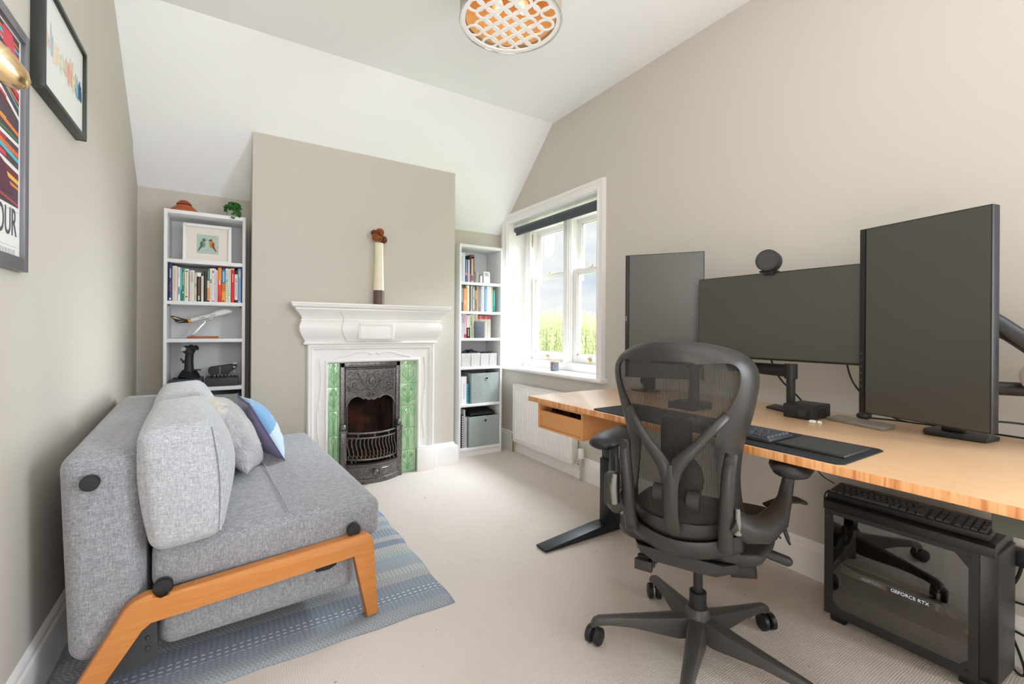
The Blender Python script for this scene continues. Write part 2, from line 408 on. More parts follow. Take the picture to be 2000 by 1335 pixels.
window()
# roller blind
t = thing('roller_blind', 'dark slate roller blind rolled up at the top of the window', 'blind', (2.19, 2.85, 1.93))
g = G(); g.cyl((2.19, 2.285, 1.930), (2.19, 3.405, 1.930), .026, 24); g.ob('roll', mat('blind_fabric', '#5d6168', .8), t, 60)
g = G(); g.box(2.160, 2.166, 2.29, 3.36, 1.885, 1.925); g.box(2.156, 2.170, 2.29, 3.36, 1.872, 1.890, .003); g.ob('bottom_bar', mat('blind_bar', '#4a4e55', .7), t)
for y in (2.276, 3.405): g = G(); g.box(2.165, 2.215, y, y+.011, 1.895, 1.980, .002); g.ob('bracket', GLOSSW, t)

# outside brick corbel bracket seen through the top left pane
g = G(); g.prism([(2.4186, 3.284, 1.704), (2.4186, 3.284, 2.201), (2.4186, 3.084, 2.201), (2.4186, 3.121, 2.072), (2.4186, 3.175, 2.017), (2.4186, 3.193, 1.906), (2.4186, 3.225, 1.879), (2.4186, 3.225, 1.74)], (.06, 0, 0), .004)
tag(g.ob('eaves_bracket', GLOSSW), 'white carved timber eaves bracket outside the upper left window pane', 'bracket')

# ------------------------------------------------------------------ outdoors
m = mat('meadow', '#8fa765', .9); t_ = NT(m); t_.base(t_.ramp(t_.noise(t_.xyz(), 1.3, 4), [(.3, '#6f8c4a'), (.7, '#b3c27c')]))
struct(G().box(3.2, 120, -60, 120, -3.3, -3.2).ob('ground', m))
def leafmat(name, a, b, c):
    m = mat(name, a, .6); t = NT(m); oi = t.n('ShaderNodeNewGeometry')
    t.base(t.ramp(oi.outputs['Random Per Island'], [(0, a), (.5, b), (1, c)]))
    b_ = m.node_tree.nodes['Principled BSDF']
    tr = t.n('ShaderNodeBsdfTranslucent'); tr.inputs[0].default_value = lin(b); mx = t.n('ShaderNodeMixShader'); mx.inputs[0].default_value = .4
    t.l(b_.outputs[0], mx.inputs[1]); t.l(tr.outputs[0], mx.inputs[2]); t.l(mx.outputs[0], m.node_tree.nodes['Material Output'].inputs[0]); return m
def willow(c, R, H, zb, n, seed, label):
    rnd = random.Random(seed); cx, cy = c
    t = thing('willow_tree', label, 'tree', (cx, cy, -3.2))
    G().tube([(cx, cy, -3.2), (cx+.1, cy, -1.5), (cx, cy+.1, H-1.0)], [.35, .28, .12], 10).ob('trunk', mat('bark', '#6f5f4c', .9), t)
    g = G()
    for i in range(n):
        a = rnd.random()*2*PI; rr = R*math.sqrt(rnd.random()); x = cx+rr*math.cos(a); y = cy+rr*math.sin(a)
        top = H-(rr/R)**2*1.3+rnd.uniform(-.35, .12); L = rnd.uniform(.8, 2.6); z = top; nseg = int(L/.10)
        dx, dy = rnd.uniform(-.25, .25), rnd.uniform(-.25, .25)
        for k in range(nseg):
            q = k/nseg; px, py = x+dx*q*q, y+dy*q*q; pz = z-L*q
            if pz < zb: break
            th = rnd.random()*PI; w = .022; h = rnd.uniform(.09, .16); ux, uy = math.cos(th)*w, math.sin(th)*w; ox, oy = rnd.uniform(-.05, .05), rnd.uniform(-.05, .05)
            g.f([g.v((px-ux, py-uy, pz)), g.v((px+ux, py+uy, pz)), g.v((px+ox, py+oy, pz-h))])
    g.ob('foliage', leafmat('willow_leaf', '#a9b585', '#cfcfa6', '#869c70'), t, 0)
willow((9.9, 12.2), 2.5, 1.75, -2.6, 3000, 3, 'pale green weeping willow outside the left hand sash window')
willow((13.4, 12.4), 2.3, 1.35, -2.6, 2300, 5, 'pale green weeping willow outside the right hand sash window')
def bush(x, y, R, H, seed, label):
    rnd = random.Random(seed); t = thing('distant_tree', label, 'tree', (x, y, -3.2), group='dark trees on the skyline')
    G().cyl((x, y, -3.2), (x, y, H-R), .3, 8).ob('trunk', MATS['bark'], t)
    g = G()
    for i in range(2600):
        v = Vector((rnd.gauss(0, 1), rnd.gauss(0, 1), rnd.gauss(0, 1))).normalized()*(R*rnd.uniform(.8, 1.04)); v.z *= .8
        p = Vector((x, y, H-R*.8))+v; s = rnd.uniform(.2, .38); a = Vector((rnd.gauss(0, 1), rnd.gauss(0, 1), rnd.gauss(0, 1))).normalized()*s; b = a.cross(v).normalized()*s
        g.f([g.v(p-a), g.v(p+b), g.v(p+a), g.v(p-b)])
    g.ell((x, y, H-R*.8), (R*.85, R*.85, R*.68), 14, 9)
    g.ob('crown', leafmat('distant_leaf', '#3f6d5c', '#5f8f78', '#2f5a4c'), t, 0)
bush(36, 30.5, 3.6, 2.9, 1, 'dark blue-green tree on the skyline, furthest right through the window')
bush(33, 34, 3.2, 2.0, 2, 'dark blue-green tree on the skyline behind the gap between the willows')
bush(29, 38, 3.0, 1.5, 4, 'low dark tree on the skyline mostly hidden by the left willow')

# ------------------------------------------------------------------ fireplace
def fireplace():
    root = thing('fireplace', 'white painted mantelpiece with green tiled cheeks and cast iron register grate', 'fireplace', (.89, 3.17, 0))
    yf = 3.165
    # jambs and header as swept picture-frame moulding round the opening
    def frame(pr, x0, x1, z1, z0=0):
        g = G(); rings = []
        for (x, z, sx, sz) in ((x0, z0, -1, 0), (x0, z1, -1, 1), (x1, z1, 1, 1), (x1, z0, 1, 0)):
            rings.append([(x+o*sx, YC-th, z+o*sz) for o, th in pr])
        g.loft(rings); return g
    pr = [(0, -.05), (0, .018), (.004, .030), (.012, .034), (.018, .028), (.024, .022), (.088, .022), (.092, .030), (.100, .036), (.108, .030), (.112, .038), (.122, .040), (.128, .034), (.130, 0), (.130, -.002)]
    g = frame(pr, .569, 1.184, .811); g.ob('surround', GLOSSW, root)
    # whiplash relief on header and jambs
    g = G()
    for s in (-1, 1):
        cx = .876; pts = []
        for i in range(26):
            u = i/25; pts.append((cx+s*(.03+u*.24), YC-.024, .866+.016*math.sin(u*PI*1.6+.4)-(.01 if u > .9 else 0)))
        g.tube(pts, [.005]*24+[.007, .003], 8)
        g.ell((cx+s*.026, YC-.022, .872), (.02, .012, .011), 12, 6)
        for xx in ((.569-.056) if s < 0 else (1.184+.056),):
            pts = [(xx+.012*math.sin(i/24*PI*2.2), YC-.024, .84-.60*i/24) for i in range(25)]
            g.tube(pts, .005, 8); g.ell((xx+.0, YC-.022, .53), (.013, .010, .04), 10, 6)
    g.ob('relief_moulding', GLOSSW, root)
    # plinths
    g = G()
    for a, b in ((.437, .569), (1.184, 1.318)):
        g = G(); g.box(a, b, YC-.045, YC+.01, 0, .168, .003); g.box(a+.004, b-.0, YC-.041, YC, .168, .178, .002)
        g.ob('plinth_block', GLOSSW, root)
    # frieze + shelf: profile swept with returns
    zs = [(0, .938), (.046, .938), (.050, .944), (.046, .952), (.040, .956), (.042, .966), (.052, .982), (.066, 1.005), (.075, 1.03), (.077, 1.055), (.070, 1.078), (.062, 1.090), (.066, 1.094),
          (.066, 1.102), (.060, 1.106), (.066, 1.120), (.078, 1.138), (.094, 1.155), (.104, 1.166), (.104, 1.174), (.112, 1.176), (.120, 1.182), (.124, 1.190), (.124, 1.196), (.130, 1.198), (.130, 1.2074), (0, 1.2074)]
    x0, x1 = .470, 1.282
    g = G(); g.sweep([(x0-.006, YC), (x0-.006, YC-.001), (x1, YC-.001), (x1, YC)][0:4], zs)
    g.ob('mantel_shelf', GLOSSW, root, smooth=28)
    # central tablet
    g = G(); a, b = .730, 1.000
    pz = [(o+.012, z) for o, z in zs[4:18]]
    g.sweep([(a, YC-.001), (a, YC-.004), (b, YC-.004), (b, YC-.001)], [(0, pz[0][1])]+pz+[(0, pz[-1][1])])
    g.box(.745, .985, YC-.102, YC-.05, .972, 1.084, .003)
    for (p, q, r_, s_) in ((.757, .973, .984, .988), (.757, .973, 1.064, 1.068), (.757, .761, .984, 1.068), (.969, .973, .984, 1.068)): g.box(p, q, YC-.106, YC-.100, r_, s_, .001)
    for (p, q, r_, s_) in ((.751, .979, .977, .981), (.751, .979, 1.071, 1.075), (.751, .755, .977, 1.075), (.975, .979, .977, 1.075)): g.box(p, q, YC-.106, YC-.100, r_, s_, .001)
    g.ob('central_tablet', GLOSSW, root)
    # tiles
    for (x0, x1) in ((.569, .645), (1.060, 1.184)):
        pan = G(); pan.box(x0, x1, YC-.004, YC+.02, 0, .811); po = pan.ob('tile_panel', [TILE, TILED], root)
        nz = 5; h = .811/5.0; cx = (x0+x1)/2; w = (x1-x0)
        if w > .1: cx = x0+.062
        for k in range(5):
            z0 = k*h
            g = G(); g.box(x0+.001, x1-.001, YC-.010, YC-.003, z0+.0015, z0+h-.0015, .0015)
            g.ob('tile', TILE, po)
            g = G(); W_ = w*.5-.008; f = YC-.0105; r = .0022
            typ = [0, 1, 2, 3, 4][k]
            def arc(pts): g.tube([(p[0], f, p[1]) for p in pts], r, 6)
            for s in (-1, 1):
                if typ in (0, 4) or typ == 2:
                    pass
                if typ in (0, 3):
                    arc([(cx, z0+.02), (cx+s*W_*.30, z0+.06), (cx+s*W_*.8, z0+.09), (cx+s*W_*.85, z0+.125), (cx+s*W_*.5, z0+.14), (cx+s*W_*.35, z0+.115), (cx+s*W_*.6, z0+.10)])
                    arc([(cx, z0+.02), (cx+s*W_*.5, z0+.045), (cx+s*W_*.9, z0+.04), (cx+s*W_*.95, z0+.065)])
                    arc([(cx+s*.004, z0+.02), (cx+s*W_*.15, z0+.08), (cx+s*W_*.35, z0+.15)])
                    g.ell((cx+s*W_*.55, f, z0+.12), (.009, .003, .012), 8, 5)
                elif typ in (1, 2):
                    arc([(cx+s*W_*.95, z0+.005), (cx+s*W_*.9, z0+.10), (cx+s*W_*.95, z0+.158)])
                    arc([(cx+s*W_*.18, z0+.005), (cx+s*W_*.15, z0+.09), (cx+s*W_*.5, z0+.13), (cx+s*W_*.2, z0+.155)])
                    if typ == 2: arc([(cx+s*W_*.7, z0+.13), (cx+s*W_*.85, z0+.118), (cx+s*W_*.95, z0+.13), (cx+s*W_*.85, z0+.142), (cx+s*W_*.7, z0+.13)])
                else:
                    arc([(cx, z0+.02), (cx+s*W_*.8, z0+.06), (cx+s*W_*.6, z0+.10), (cx+s*W_*.3, z0+.08), (cx+s*W_*.45, z0+.06)])
                    arc([(cx+s*W_*.2, z0+.10), (cx+s*W_*.6, z0+.125), (cx+s*W_*.2, z0+.15)]); arc([(cx+s*W_*.7, z0+.145), (cx+s*W_*.9, z0+.135), (cx+s*W_*.9, z0+.15), (cx+s*W_*.7, z0+.145)])
            arc([(cx, z0+.01), (cx, z0+.08), (cx, z0+.15)]); g.ell((cx, f, z0+.145), (.006, .003, .01), 8, 5)
            g.ob('tile_relief', TILED, po)
    # cast iron insert
    x0, x1, zt_ = .648, 1.060, .811
    ins = G(); yv = YC-.018
    ins.box(x0, x0+.030, yv, YC+.03, 0, zt_, .004); ins.box(x1-.030, x1, yv, YC+.03, 0, zt_, .004); ins.box(x0, x1, yv, YC+.03, zt_-.034, zt_, .004)
    for o in (.034, .044): 
        ins.box(x0+o, x0+o+.006, yv-.004+o*.2, YC+.03, .33, zt_-o-.004, .002); ins.box(x1-o-.006, x1-o, yv-.004+o*.2, YC+.03, .33, zt_-o-.004, .002); ins.box(x0+o, x1-o, yv-.004+o*.2, YC+.03, zt_-o-.010, zt_-o-.004, .002)
    io = ins.ob('iron_frame', IRON, root)
    # hood with arched lower edge
    cx = (x0+x1)/2; g = G(); lo = []
    for i in range(33):
        u = -1+2*i/32; a = abs(u)
        z = .545+.045*math.sin(min(a, 1)*PI*.5) if a < .0 else 0
        if a > .86: z = .510+(1-a)/.14*.045
        elif a > .30: z = .555+.022*math.cos((a-.58)/.28*PI/2)
        else: z = .577-.030*math.cos(a/.30*PI/2)**.6 if a > .03 else .560
        lo.append((cx+u*.170, yv+.004, z))
    g.prism([(cx-.170, yv+.004, zt_-.048)]+lo+[(cx+.170, yv+.004, zt_-.048)], (0, .02, 0)); ho = g.ob('hood', IRON, root)
    g = G(); g.tube([(p[0], p[1]-.004, p[2]+.003) for p in lo], .006, 8)
    f = yv+.001
    def arc(pts, r=.0035): g.tube([(p[0], f, p[1]) for p in pts], r, 6)
    oz = .682
    for rr in ((.018, .026, .010), ):
        g.ell((cx, f, oz), (rr[0], rr[2], rr[1]), 16, 8)
    g.tube([(cx+.034*math.cos(a*PI/12), f, oz+.044*math.sin(a*PI/12)) for a in range(24)], .004, 6, closed=True)
    for s in (-1, 1):
        arc([(cx+s*.01, .615), (cx+s*.05, .66), (cx+s*.09, .735), (cx+s*.14, .745), (cx+s*.155, .725)])
        arc([(cx+s*.03, .63), (cx+s*.08, .69), (cx+s*.12, .70), (cx+s*.145, .685)], .003)
        arc([(cx+s*.02, .62), (cx+s*.09, .62), (cx+s*.13, .645), (cx+s*.12, .67), (cx+s*.10, .66)], .004)
        arc([(cx+s*.10, .60), (cx+s*.15, .62), (cx+s*.155, .65), (cx+s*.13, .64)], .004)
        arc([(cx+s*.015, .725), (cx+s*.04, .745), (cx+s*.06, .75)], .003)
        arc([(cx+s*.01, .60), (cx+s*.03, .585), (cx+s*.012, .578), (cx+s*.004, .592)], .005)
        for (dx, dz) in ((.075, .715), (.10, .742), (.06, .69), (.125, .725), (.118, .652), (.09, .632), (.14, .668), (.145, .705), (.135, .632), (.052, .725)):
            g.ell((cx+s*dx, f, dz), (.010, .004, .006), 8, 5)
    g.ob('hood_relief', IRON, ho)
    # firebox
    g = G(); z0, z1 = .02, .60
    g.f([g.v(p) for p in ((x0+.03, YC, z0), (x0+.09, YC+.20, z0), (x0+.09, YC+.20, z1), (x0+.03, YC, z1))])
    g.f([g.v(p) for p in ((x1-.03, YC, z0), (x1-.09, YC+.20, z0), (x1-.09, YC+.20, z1), (x1-.03, YC, z1))])
    g.f([g.v(p) for p in ((x0+.09, YC+.20, z0), (x1-.09, YC+.20, z0), (x1-.09, YC+.20, z1), (x0+.09, YC+.20, z1))])
    g.f([g.v(p) for p in ((x0+.03, YC, z0), (x1-.03, YC, z0), (x1-.09, YC+.20, z0), (x0+.09, YC+.20, z0))])
    g.f([g.v(p) for p in ((x0+.03, YC, z1), (x1-.03, YC, z1), (x1-.09, YC+.20, z1), (x0+.09, YC+.20, z1))])
    g.ob('firebox', SOOT, root, 0)
    # bowed bars
    def bow(u): return yv-.02-.075*(1-u*u)
    def bowp(z, u, off=0): return (cx+u*.172, bow(u)+off, z)
    gr = G()
    for z, r in ((.338, .007), (.305, .006), (.160, .007)): gr.tube([bowp(z, -1+2*i/16) for i in range(17)], r, 8)
    for i in range(14):
        u = -.93+1.86*i/13; pts = [bowp(.160+.145*k/8, u) for k in range(9)]
        pts = [(p[0]+.007*math.sin(k/8*2*PI), p[1]+.004*math.cos(k/8*2*PI), p[2]) for k, p in enumerate(pts)]
        gr.tube(pts, .0042, 6)
    for u in (-.6, 0, .6): gr.ell(bowp(.322, u), (.006, .006, .014), 8, 6)
    gr.ob('fire_bars', IRON, root)
    for s in (-1, 1):
        g = G(); px = cx+s*.190; py = yv-.022
        g.box(px-.019, px+.019, py-.018, YC, 0, .345, .004); g.box(px-.022, px+.022, py-.021, YC, .345, .357, .003)
        g.lathe([(.012, .357), (.019, .364), (.020, .376), (.016, .390), (.008, .400), (.001, .403)], 14, (px, py, 0))
        g.box(px-.009, px+.009, py-.022, py-.01, .19, .32, .003); g.ob('grate_post', IRON, root)
    # ash pan cover
    g = G(); ring = []
    for i in range(17):
        u = -1+2*i/16; y = bow(u)-.004; x = cx+u*.190
        ring.append([(x, y-.012, 0.0), (x, y-.012, .030), (x, y-.004, .034), (x, y-.004, .112), (x, y-.014, .118), (x, y-.014, .130), (x, y+.01, .134), (x, y+.02, .134), (x, y+.02, 0)])
    g.loft(ring)
    for s in (-1, 1):
        A = [bowp(.056, s*(.18+.66*k/6), -.010) for k in range(7)]; B = [bowp(.092, s*(.84-.66*k/6), -.010) for k in range(7)]
        g.tube(A+B, .003, 6, closed=True)
    g.ob('ash_pan_cover', IRON, root)
    g = G(); g.lathe([(.006, 0), (.008, .01), (.018, .016), (.021, .026), (.014, .038), (.001, .042)], 16, (0, 0, 0), 'y')
    for v in g.bm.verts: v.co = Vector((cx+v.co.x, bow(0)-.006-v.co.y, .074+v.co.z))
    g.ob('ash_pan_knob', IRON, root)
    # floor grate bars inside
    g = G()
    for i in range(12):
        x = x0+.06+i*.026; g.box(x, x+.009, YC-.075, YC+.14, .142, .150)
    g.ob('grate_bars', mat('rusty_iron', '#7a5a40', .8), root)
fireplace()

# vase with dried flower balls on the mantelpiece
t = thing('vase', 'tall tapering cream vase with brown foot on the mantel shelf', 'vase', (.889, 3.14, 1.2074))
g = G(); g.lathe([(.0345, 1.2075), (.0365, 1.210), (.0360, 1.308)], 28, (.889, 3.14, 0)); g.ob('foot', mat('brown_ceramic', '#5e4a42', .45), t)
g = G(); g.lathe([(.0360, 1.308), (.0350, 1.36), (.0325, 1.45), (.0295, 1.55), (.0280, 1.636), (.0255, 1.636), (.027, 1.45), (.027, 1.32)], 28, (.889, 3.14, 0)); g.ob('body', mat('cream_ceramic', '#e6dcc4', .35, coat=.3), t)
TW = mat('dried_twig', '#a8622f', .8); TW2 = mat('dried_twig_dark', '#7d4d33', .85); TWI = mat('twig_core', '#4a2614', .9)
spots = [(.862, 3.128, 1.672, .026, 'left lower'), (.914, 3.128, 1.660, .027, 'right lower'), (.896, 3.148, 1.712, .029, 'topmost'), (.858, 3.150, 1.704, .022, 'left upper'), (.882, 3.116, 1.662, .022, 'front middle')]
for k, (x, y, z, r, nm) in enumerate(spots):
    rnd = random.Random(20+k); g = G()
    g.mi = 1; g.ell((x, y, z), (r*.74,)*3, 12, 8); g.mi = 0
    _r = .0011
    for i in range(26):
        M = Euler((rnd.random()*6, rnd.random()*6, rnd.random()*6)).to_matrix()
        rr = r*rnd.uniform(.85, 1.0); g.tube([Vector((x, y, z))+M@Vector((rr*math.cos(a*PI/7), rr*math.sin(a*PI/7), r*.16*math.sin(a*PI/3.5))) for a in range(14)], _r, 4, closed=True)
    g.tube([(x, y, z-r*.8), (.889+(x-.889)*.3, 3.14, 1.60)], .0015, 5)
    tag(g.ob('dried_flower_ball', [[TW, TW2][k % 2], TWI]), 'brown twig ball in the cream vase, the %s one of the bunch' % nm, 'dried flower', 'dried twig balls in the vase')

# ------------------------------------------------------------------ bookcases
def bookcase(name, label, x0, x1, y0, zs, top):
    t = thing(name, label, 'bookcase', ((x0+x1)/2, (y0+YB)/2, 0)); y1 = YB-.004; b = .0215
    for (a, c) in ((x0, x0+.016), (x1-.016, x1)): G().box(a, c, y0, y1, 0, top, .0008).ob('side_panel', WHITEP, t)
    G().box(x0+.016, x1-.016, y0+.001, y1, top-.022, top-.0005, .0008).ob('top_panel', WHITEP, t)
    G().box(x0+.016, x1-.016, y1-.004, y1-.001, .0, top-.022).ob('back_panel', WHITEB, t)
    for z in zs: G().box(x0+.016, x1-.016, y0+.002, y1-.004, z-b, z, .0008).ob('shelf', WHITEP, t)
    G().box(x0+.016, x1-.016, y0+.014, y0+.026, 0, zs[-1]-b).ob('kick_board', WHITEP, t)
    return t
LZ = [1.447, 1.200, .976, .680, .39, .07]; RZ = [1.430, 1.190, .971, .735, .429, .070]
t = bookcase('bookcase', 'narrow white bookcase in the left alcove behind the sofa', -.3133, .0968, 3.3026, LZ, 1.737)
g = G()
for z in (1.447, 1.200):
    for x in (-.293, .066): g.box(x, x+.011, 3.303, 3.306, z-.029, z-.0225)
g.ob('shelf_clip', BLK, t)
bookcase('bookcase', 'narrow white bookcase in the right alcove beside the window', 1.5864, 1.9888, 3.3056, RZ, 1.737)

PAGE = mat('book_pages', '#e8e0cf', .9)
_bm = {}
def cm(h):
    if h not in _bm: _bm[h] = mat('cover_'+h.strip('#'), h, .45)
    return _bm[h]
def book(x0, x1, h, z, color, label, group, yf=3.335, depth=.14, bands=(), lean=0):
    """bands: (z from, z to, width fraction, colour) fractions of the height"""
    cols = [color]+[b[3] for b in bands]
    loc = ((x0+x1)/2, yf+depth/2, z)
    t = thing('book', label, 'book', loc, group=group)
    M = Matrix.Translation((x0, yf, z)) @ Matrix.Rotation(lean, 4, 'Y') @ Matrix.Translation((-x0, -yf, -z))
    w = x1-x0; th = min(.0018, w*.14); x0 += .0004; x1 -= .0004
    g = G(M); g.box(x0, x0+th, yf, yf+depth, z, z+h, .0004); g.box(x1-th, x1, yf, yf+depth, z, z+h, .0004)
    # rounded spine
    n = 6; ring0 = []; ring1 = []
    A = [(x0+(x1-x0)*i/n, yf-math.sin(PI*i/n)*min(.003, w*.15)) for i in range(n+1)]
    pts = [(a, b_, z) for a, b_ in A]+[(x1, yf+.003, z), (x0, yf+.003, z)]
    g.prism(pts, (0, 0, h))
    for k, (za, zb, fr, c) in enumerate(bands):
        g.mi = k+1; hw = w*fr/2; cx = (x0+x1)/2; off = min(.003, w*.15)+.0003 if fr < .75 else 0
        if fr >= .75:
            g.prism([(a, b_-.0004, z+za*h) for a, b_ in A]+[(x1+.0001, yf+.002, z+za*h), (x0-.0001, yf+.002, z+za*h)], (0, 0, (zb-za)*h))
        else: g.box(cx-hw, cx+hw, yf-off, yf, z+za*h, z+zb*h)
    g.mi = 0
    g.ob('cover', [cm(c) for c in cols], t, 50)
    g = G(M); g.box(x0+th, x1-th, yf+.003, yf+depth-.004, z+.003, z+h-.003); g.ob('pages', PAGE, t, 0)
    return t
GL = 'books on the second shelf of the left bookcase'
def tx(c, a=.25, b=.8, n=9, f=.3): # a broken lettering column of small strips
    st = (b-a)/n; return [(a+i*st, a+i*st+st*.62, f, c) for i in range(n)]
zb = 1.2002
LB = [
 (-.293, -.276, .220, '#1d2a63', [(.03, .08, .5, '#dfe3ee')]+tx('#c8cfe6', .62, .88, 6, .4)+tx('#a04b62', .24, .48, 6, .3), 'navy blue book with white spine lettering, first at the left end'),
 (-.275, -.250, .208, '#d9cfbf', tx('#b7a88f', .3, .92, 14, .28), 'wide cream book with tan lettering beside the navy book'),
 (-.249, -.237, .202, '#e6eaf2', [(.2, .42, .5, '#2c77ad')]+tx('#8b96ad', .7, .97, 5, .25), 'thin white book with a blue block low on its spine'),
 (-.2365, -.229, .196, '#7cc6d8', [(0, .35, .9, '#2c94ac')], 'thin turquoise book left of the green book'),
 (-.2285, -.2175, .194, '#11963f', tx('#e4f2e4', .5, .9, 7, .35)+[(.24, .29, .4, '#f2f7f0')], 'bright green book with white lettering'),
 (-.217, -.1955, .194, '#e9dfd8', [(.90, .95, .5, '#5d7390'), (.12, .17, .55, '#c2614f')]+tx('#7f8f85', .22, .86, 14, .2), 'cream book with grey and red roundels'),
 (-.193, -.1665, .188, '#d9d3cd', tx('#a59e98', .62, .95, 7, .45), 'widest pale grey book in the middle left'),
 (-.166, -.1565, .176, '#d8cfbb', [(.5, .62, .8, '#9aa98f'), (.1, .25, .8, '#d9c28a')], 'thin patterned cream book left of the black and white book'),
 (-.156, -.1345, .177, '#1c191a', [(.86, 1, 1, '#efece8'), (.24, .80, .22, '#8f4a37'), (.05, .2, .3, '#cfcac6')], 'black book with a white top and rust coloured title strip'),
 (-.134, -.1215, .157, '#e4dccd', tx('#b5ad9c', .3, .9, 9, .2), 'short thin cream book right of the black and white book'),
 (-.121, -.1045, .188, '#1c221c', [], 'plain near-black book standing at the middle'),
 (-.104, -.0915, .205, '#e6d7b8', [(.64, 1, 1, '#2f6b4e'), (.08, .42, .85, '#e09a48'), (.0, .05, 1, '#3a2f20')]+tx('#dfe9e0', .68, .95, 5, .3), 'green topped book with cream and orange lower spine'),
 (-.091, -.0795, .206, '#eee9e4', [(.56, .68, .7, '#5f9a77')]+tx('#c86d66', .05, .5, 9, .25), 'white book with a green square and red lettering'),
 (-.079, -.0675, .208, '#f1eeee', [(.86, .93, .6, '#b3213f'), (.01, .05, .6, '#c8263a')]+tx('#d39a9a', .1, .8, 13, .2), 'white book with a dark red square near its top'),
 (-.067, -.0585, .206, '#e4e2ee', tx('#b3aec4', .1, .9, 14, .3), 'slim lilac white book left of the red and white one'),
 (-.058, -.0495, .197, '#f3eef0', [(0, .96, .3, '#d98993')], 'slim white book with a pink stripe left of the orange book'),
 (-.049, -.0295, .216, '#e8401f', [(.62, .98, 1, '#f2912a'), (.5, .63, .5, '#f4b79c'), (0, .2, 1, '#d92a1c')], 'thick orange and red book, tallest in the right half'),
 (-.029, -.0095, .211, '#f0a33c', [(.56, .97, 1, '#1c7fbe'), (.97, 1, 1, '#1a2a55'), (.32, .56, 1, '#d4792c')]+tx('#e9f2f7', .6, .92, 8, .4)+[(.02, .06, .4, '#5a3c20')], 'blue topped book with an orange lower spine'),
 (-.009, .0055, .213, '#e5e3cf', tx('#8fb5ac', .1, .95, 12, .35)+[(.6, .66, .4, '#3f8ec0')], 'pale cream book with blue-green specks right of the blue topped book'),
 (.006, .0192, .211, '#efece4', tx('#8a948f', .2, .97, 13, .25), 'white book with small grey lettering left of the red book'),
 (.020, .0387, .214, '#d41a22', [(.97, 1, .9, '#f2e6e6')]+tx('#f3d6d6', .6, .85, 5, .25), 'solid red book with white lettering'),
 (.039, .0562, .203, '#dce4dc', [(.88, 1, 1, '#17191a'), (0, .09, 1, '#1b1712')]+tx('#c64444', .62, .76, 4, .45)+[(.2, .6, .3, '#9db5ac')], 'pale green book with black ends and red lettering'),
 (.0566, .0762, .217, '#7f9fd4', [(.74, .93, .45, '#b9c3b8'), (.02, .05, .4, '#dfe6f2')], 'light blue book at the right end of the row'),
]
for (a, b, h, c, bands, lab) in LB:
    book(a, b, h, zb, c, lab+' on the left bookcase', GL, 3.335, .135+random.random()*.02, bands)
GR1 = 'books on the top shelf of the right bookcase'; z = 1.4302
for (a, b, h, c, bands, lab) in [
 (1.610, 1.626, .236, '#e3e6e6', tx('#9aa6a8', .05, .9, 20, .5), 'white book with fine grey print'),
 (1.6265, 1.648, .240, '#cddbee', [], 'tall plain pale blue book'),
 (1.6485, 1.671, .188, '#4f5c70', [(.3, .42, .8, '#d68a86')]+tx('#c3c7cf', .45, .95, 8, .3), 'slate blue book with a pink label'),
 (1.674, 1.691, .186, '#c9bfdd', [], 'slim lilac book'),
 (1.6935, 1.733, .228, '#3b3431', [(.28, .93, .45, '#cbb088'), (.02, .28, .75, '#8f6565'), (.87, .97, .55, '#c8404a'), (.27, .285, .9, '#e7d3bc'), (.02, .06, .4, '#efe4d2')], 'thick dark book with red diamonds and gold panel')]:
    book(a, b, h, z, c, lab+' on the right bookcase top shelf', GR1, 3.335, .14, bands)
GR2 = 'books on the second shelf of the right bookcase'; z = 1.1902
for (a, b, h, c, bands, lab) in [
 (1.612, 1.6325, .214, '#545a62', tx('#bcbcc8', .35, .9, 12, .5), 'dark grey book with pale lettering at the left end'),
 (1.634, 1.6655, .187, '#f29a63', [(.3, .5, .35, '#f7c39a')], 'soft orange book'),
 (1.666, 1.688, .214, '#eeeccb', tx('#b9c59a', .3, .95, 12, .25)+[(.02, .05, .5, '#7d6a50')], 'pale yellow-cream book'),
 (1.690, 1.702, .211, '#5a4750', [], 'narrow plum brown book'),
 (1.7025, 1.714, .211, '#d9d6d8', tx('#8f878d', .1, .9, 14, .5), 'narrow white and grey patterned book'),
 (1.715, 1.7405, .211, '#8d9391', [(.1, .9, .4, '#c2c6c4'), (.5, .55, .3, '#4a4e4e')], 'grey book with a paler centre strip'),
 (1.743, 1.7575, .177, '#e2a45e', tx('#4b3420', .05, .6, 7, .6), 'short amber book with dark spots'),
 (1.758, 1.774, .213, '#b5a69b', [], 'taupe book'),
 (1.7745, 1.7965, .214, '#85777f', tx('#c9bfc4', .2, .9, 14, .25), 'mauve grey book with pale lettering'),
 (1.798, 1.8105, .214, '#cfd0ce', [], 'narrow light grey book'),
 (1.811, 1.8295, .216, '#dfe8f0', tx('#9fb7cc', .1, .9, 16, .3), 'white book with pale blue lettering'),
 (1.832, 1.8505, .216, '#5f92b8', [(.1, .9, .3, '#9cc0d8')], 'mid blue book'),
 (1.852, 1.873, .215, '#e9e6e8', [(.1, .9, .2, '#d9b9bd')], 'white book with a faint pink strip'),
 (1.8735, 1.894, .216, '#dfe0ea', [], 'plain lilac white book'),
 (1.8945, 1.910, .214, '#cfb9a6', [], 'tan book'),
 (1.9115, 1.934, .208, '#12a08e', [(.0, .05, 1, '#23564f'), (.90, 1, 1, '#6b4a3c')]+tx('#7fd6c8', .3, .8, 7, .25), 'teal book at the right end')]:
    book(a, b, h, z, c, lab+' on the second shelf, right bookcase', GR2, 3.335, .13, bands)
GR3 = 'books on the third shelf of the right bookcase'; z = .9712
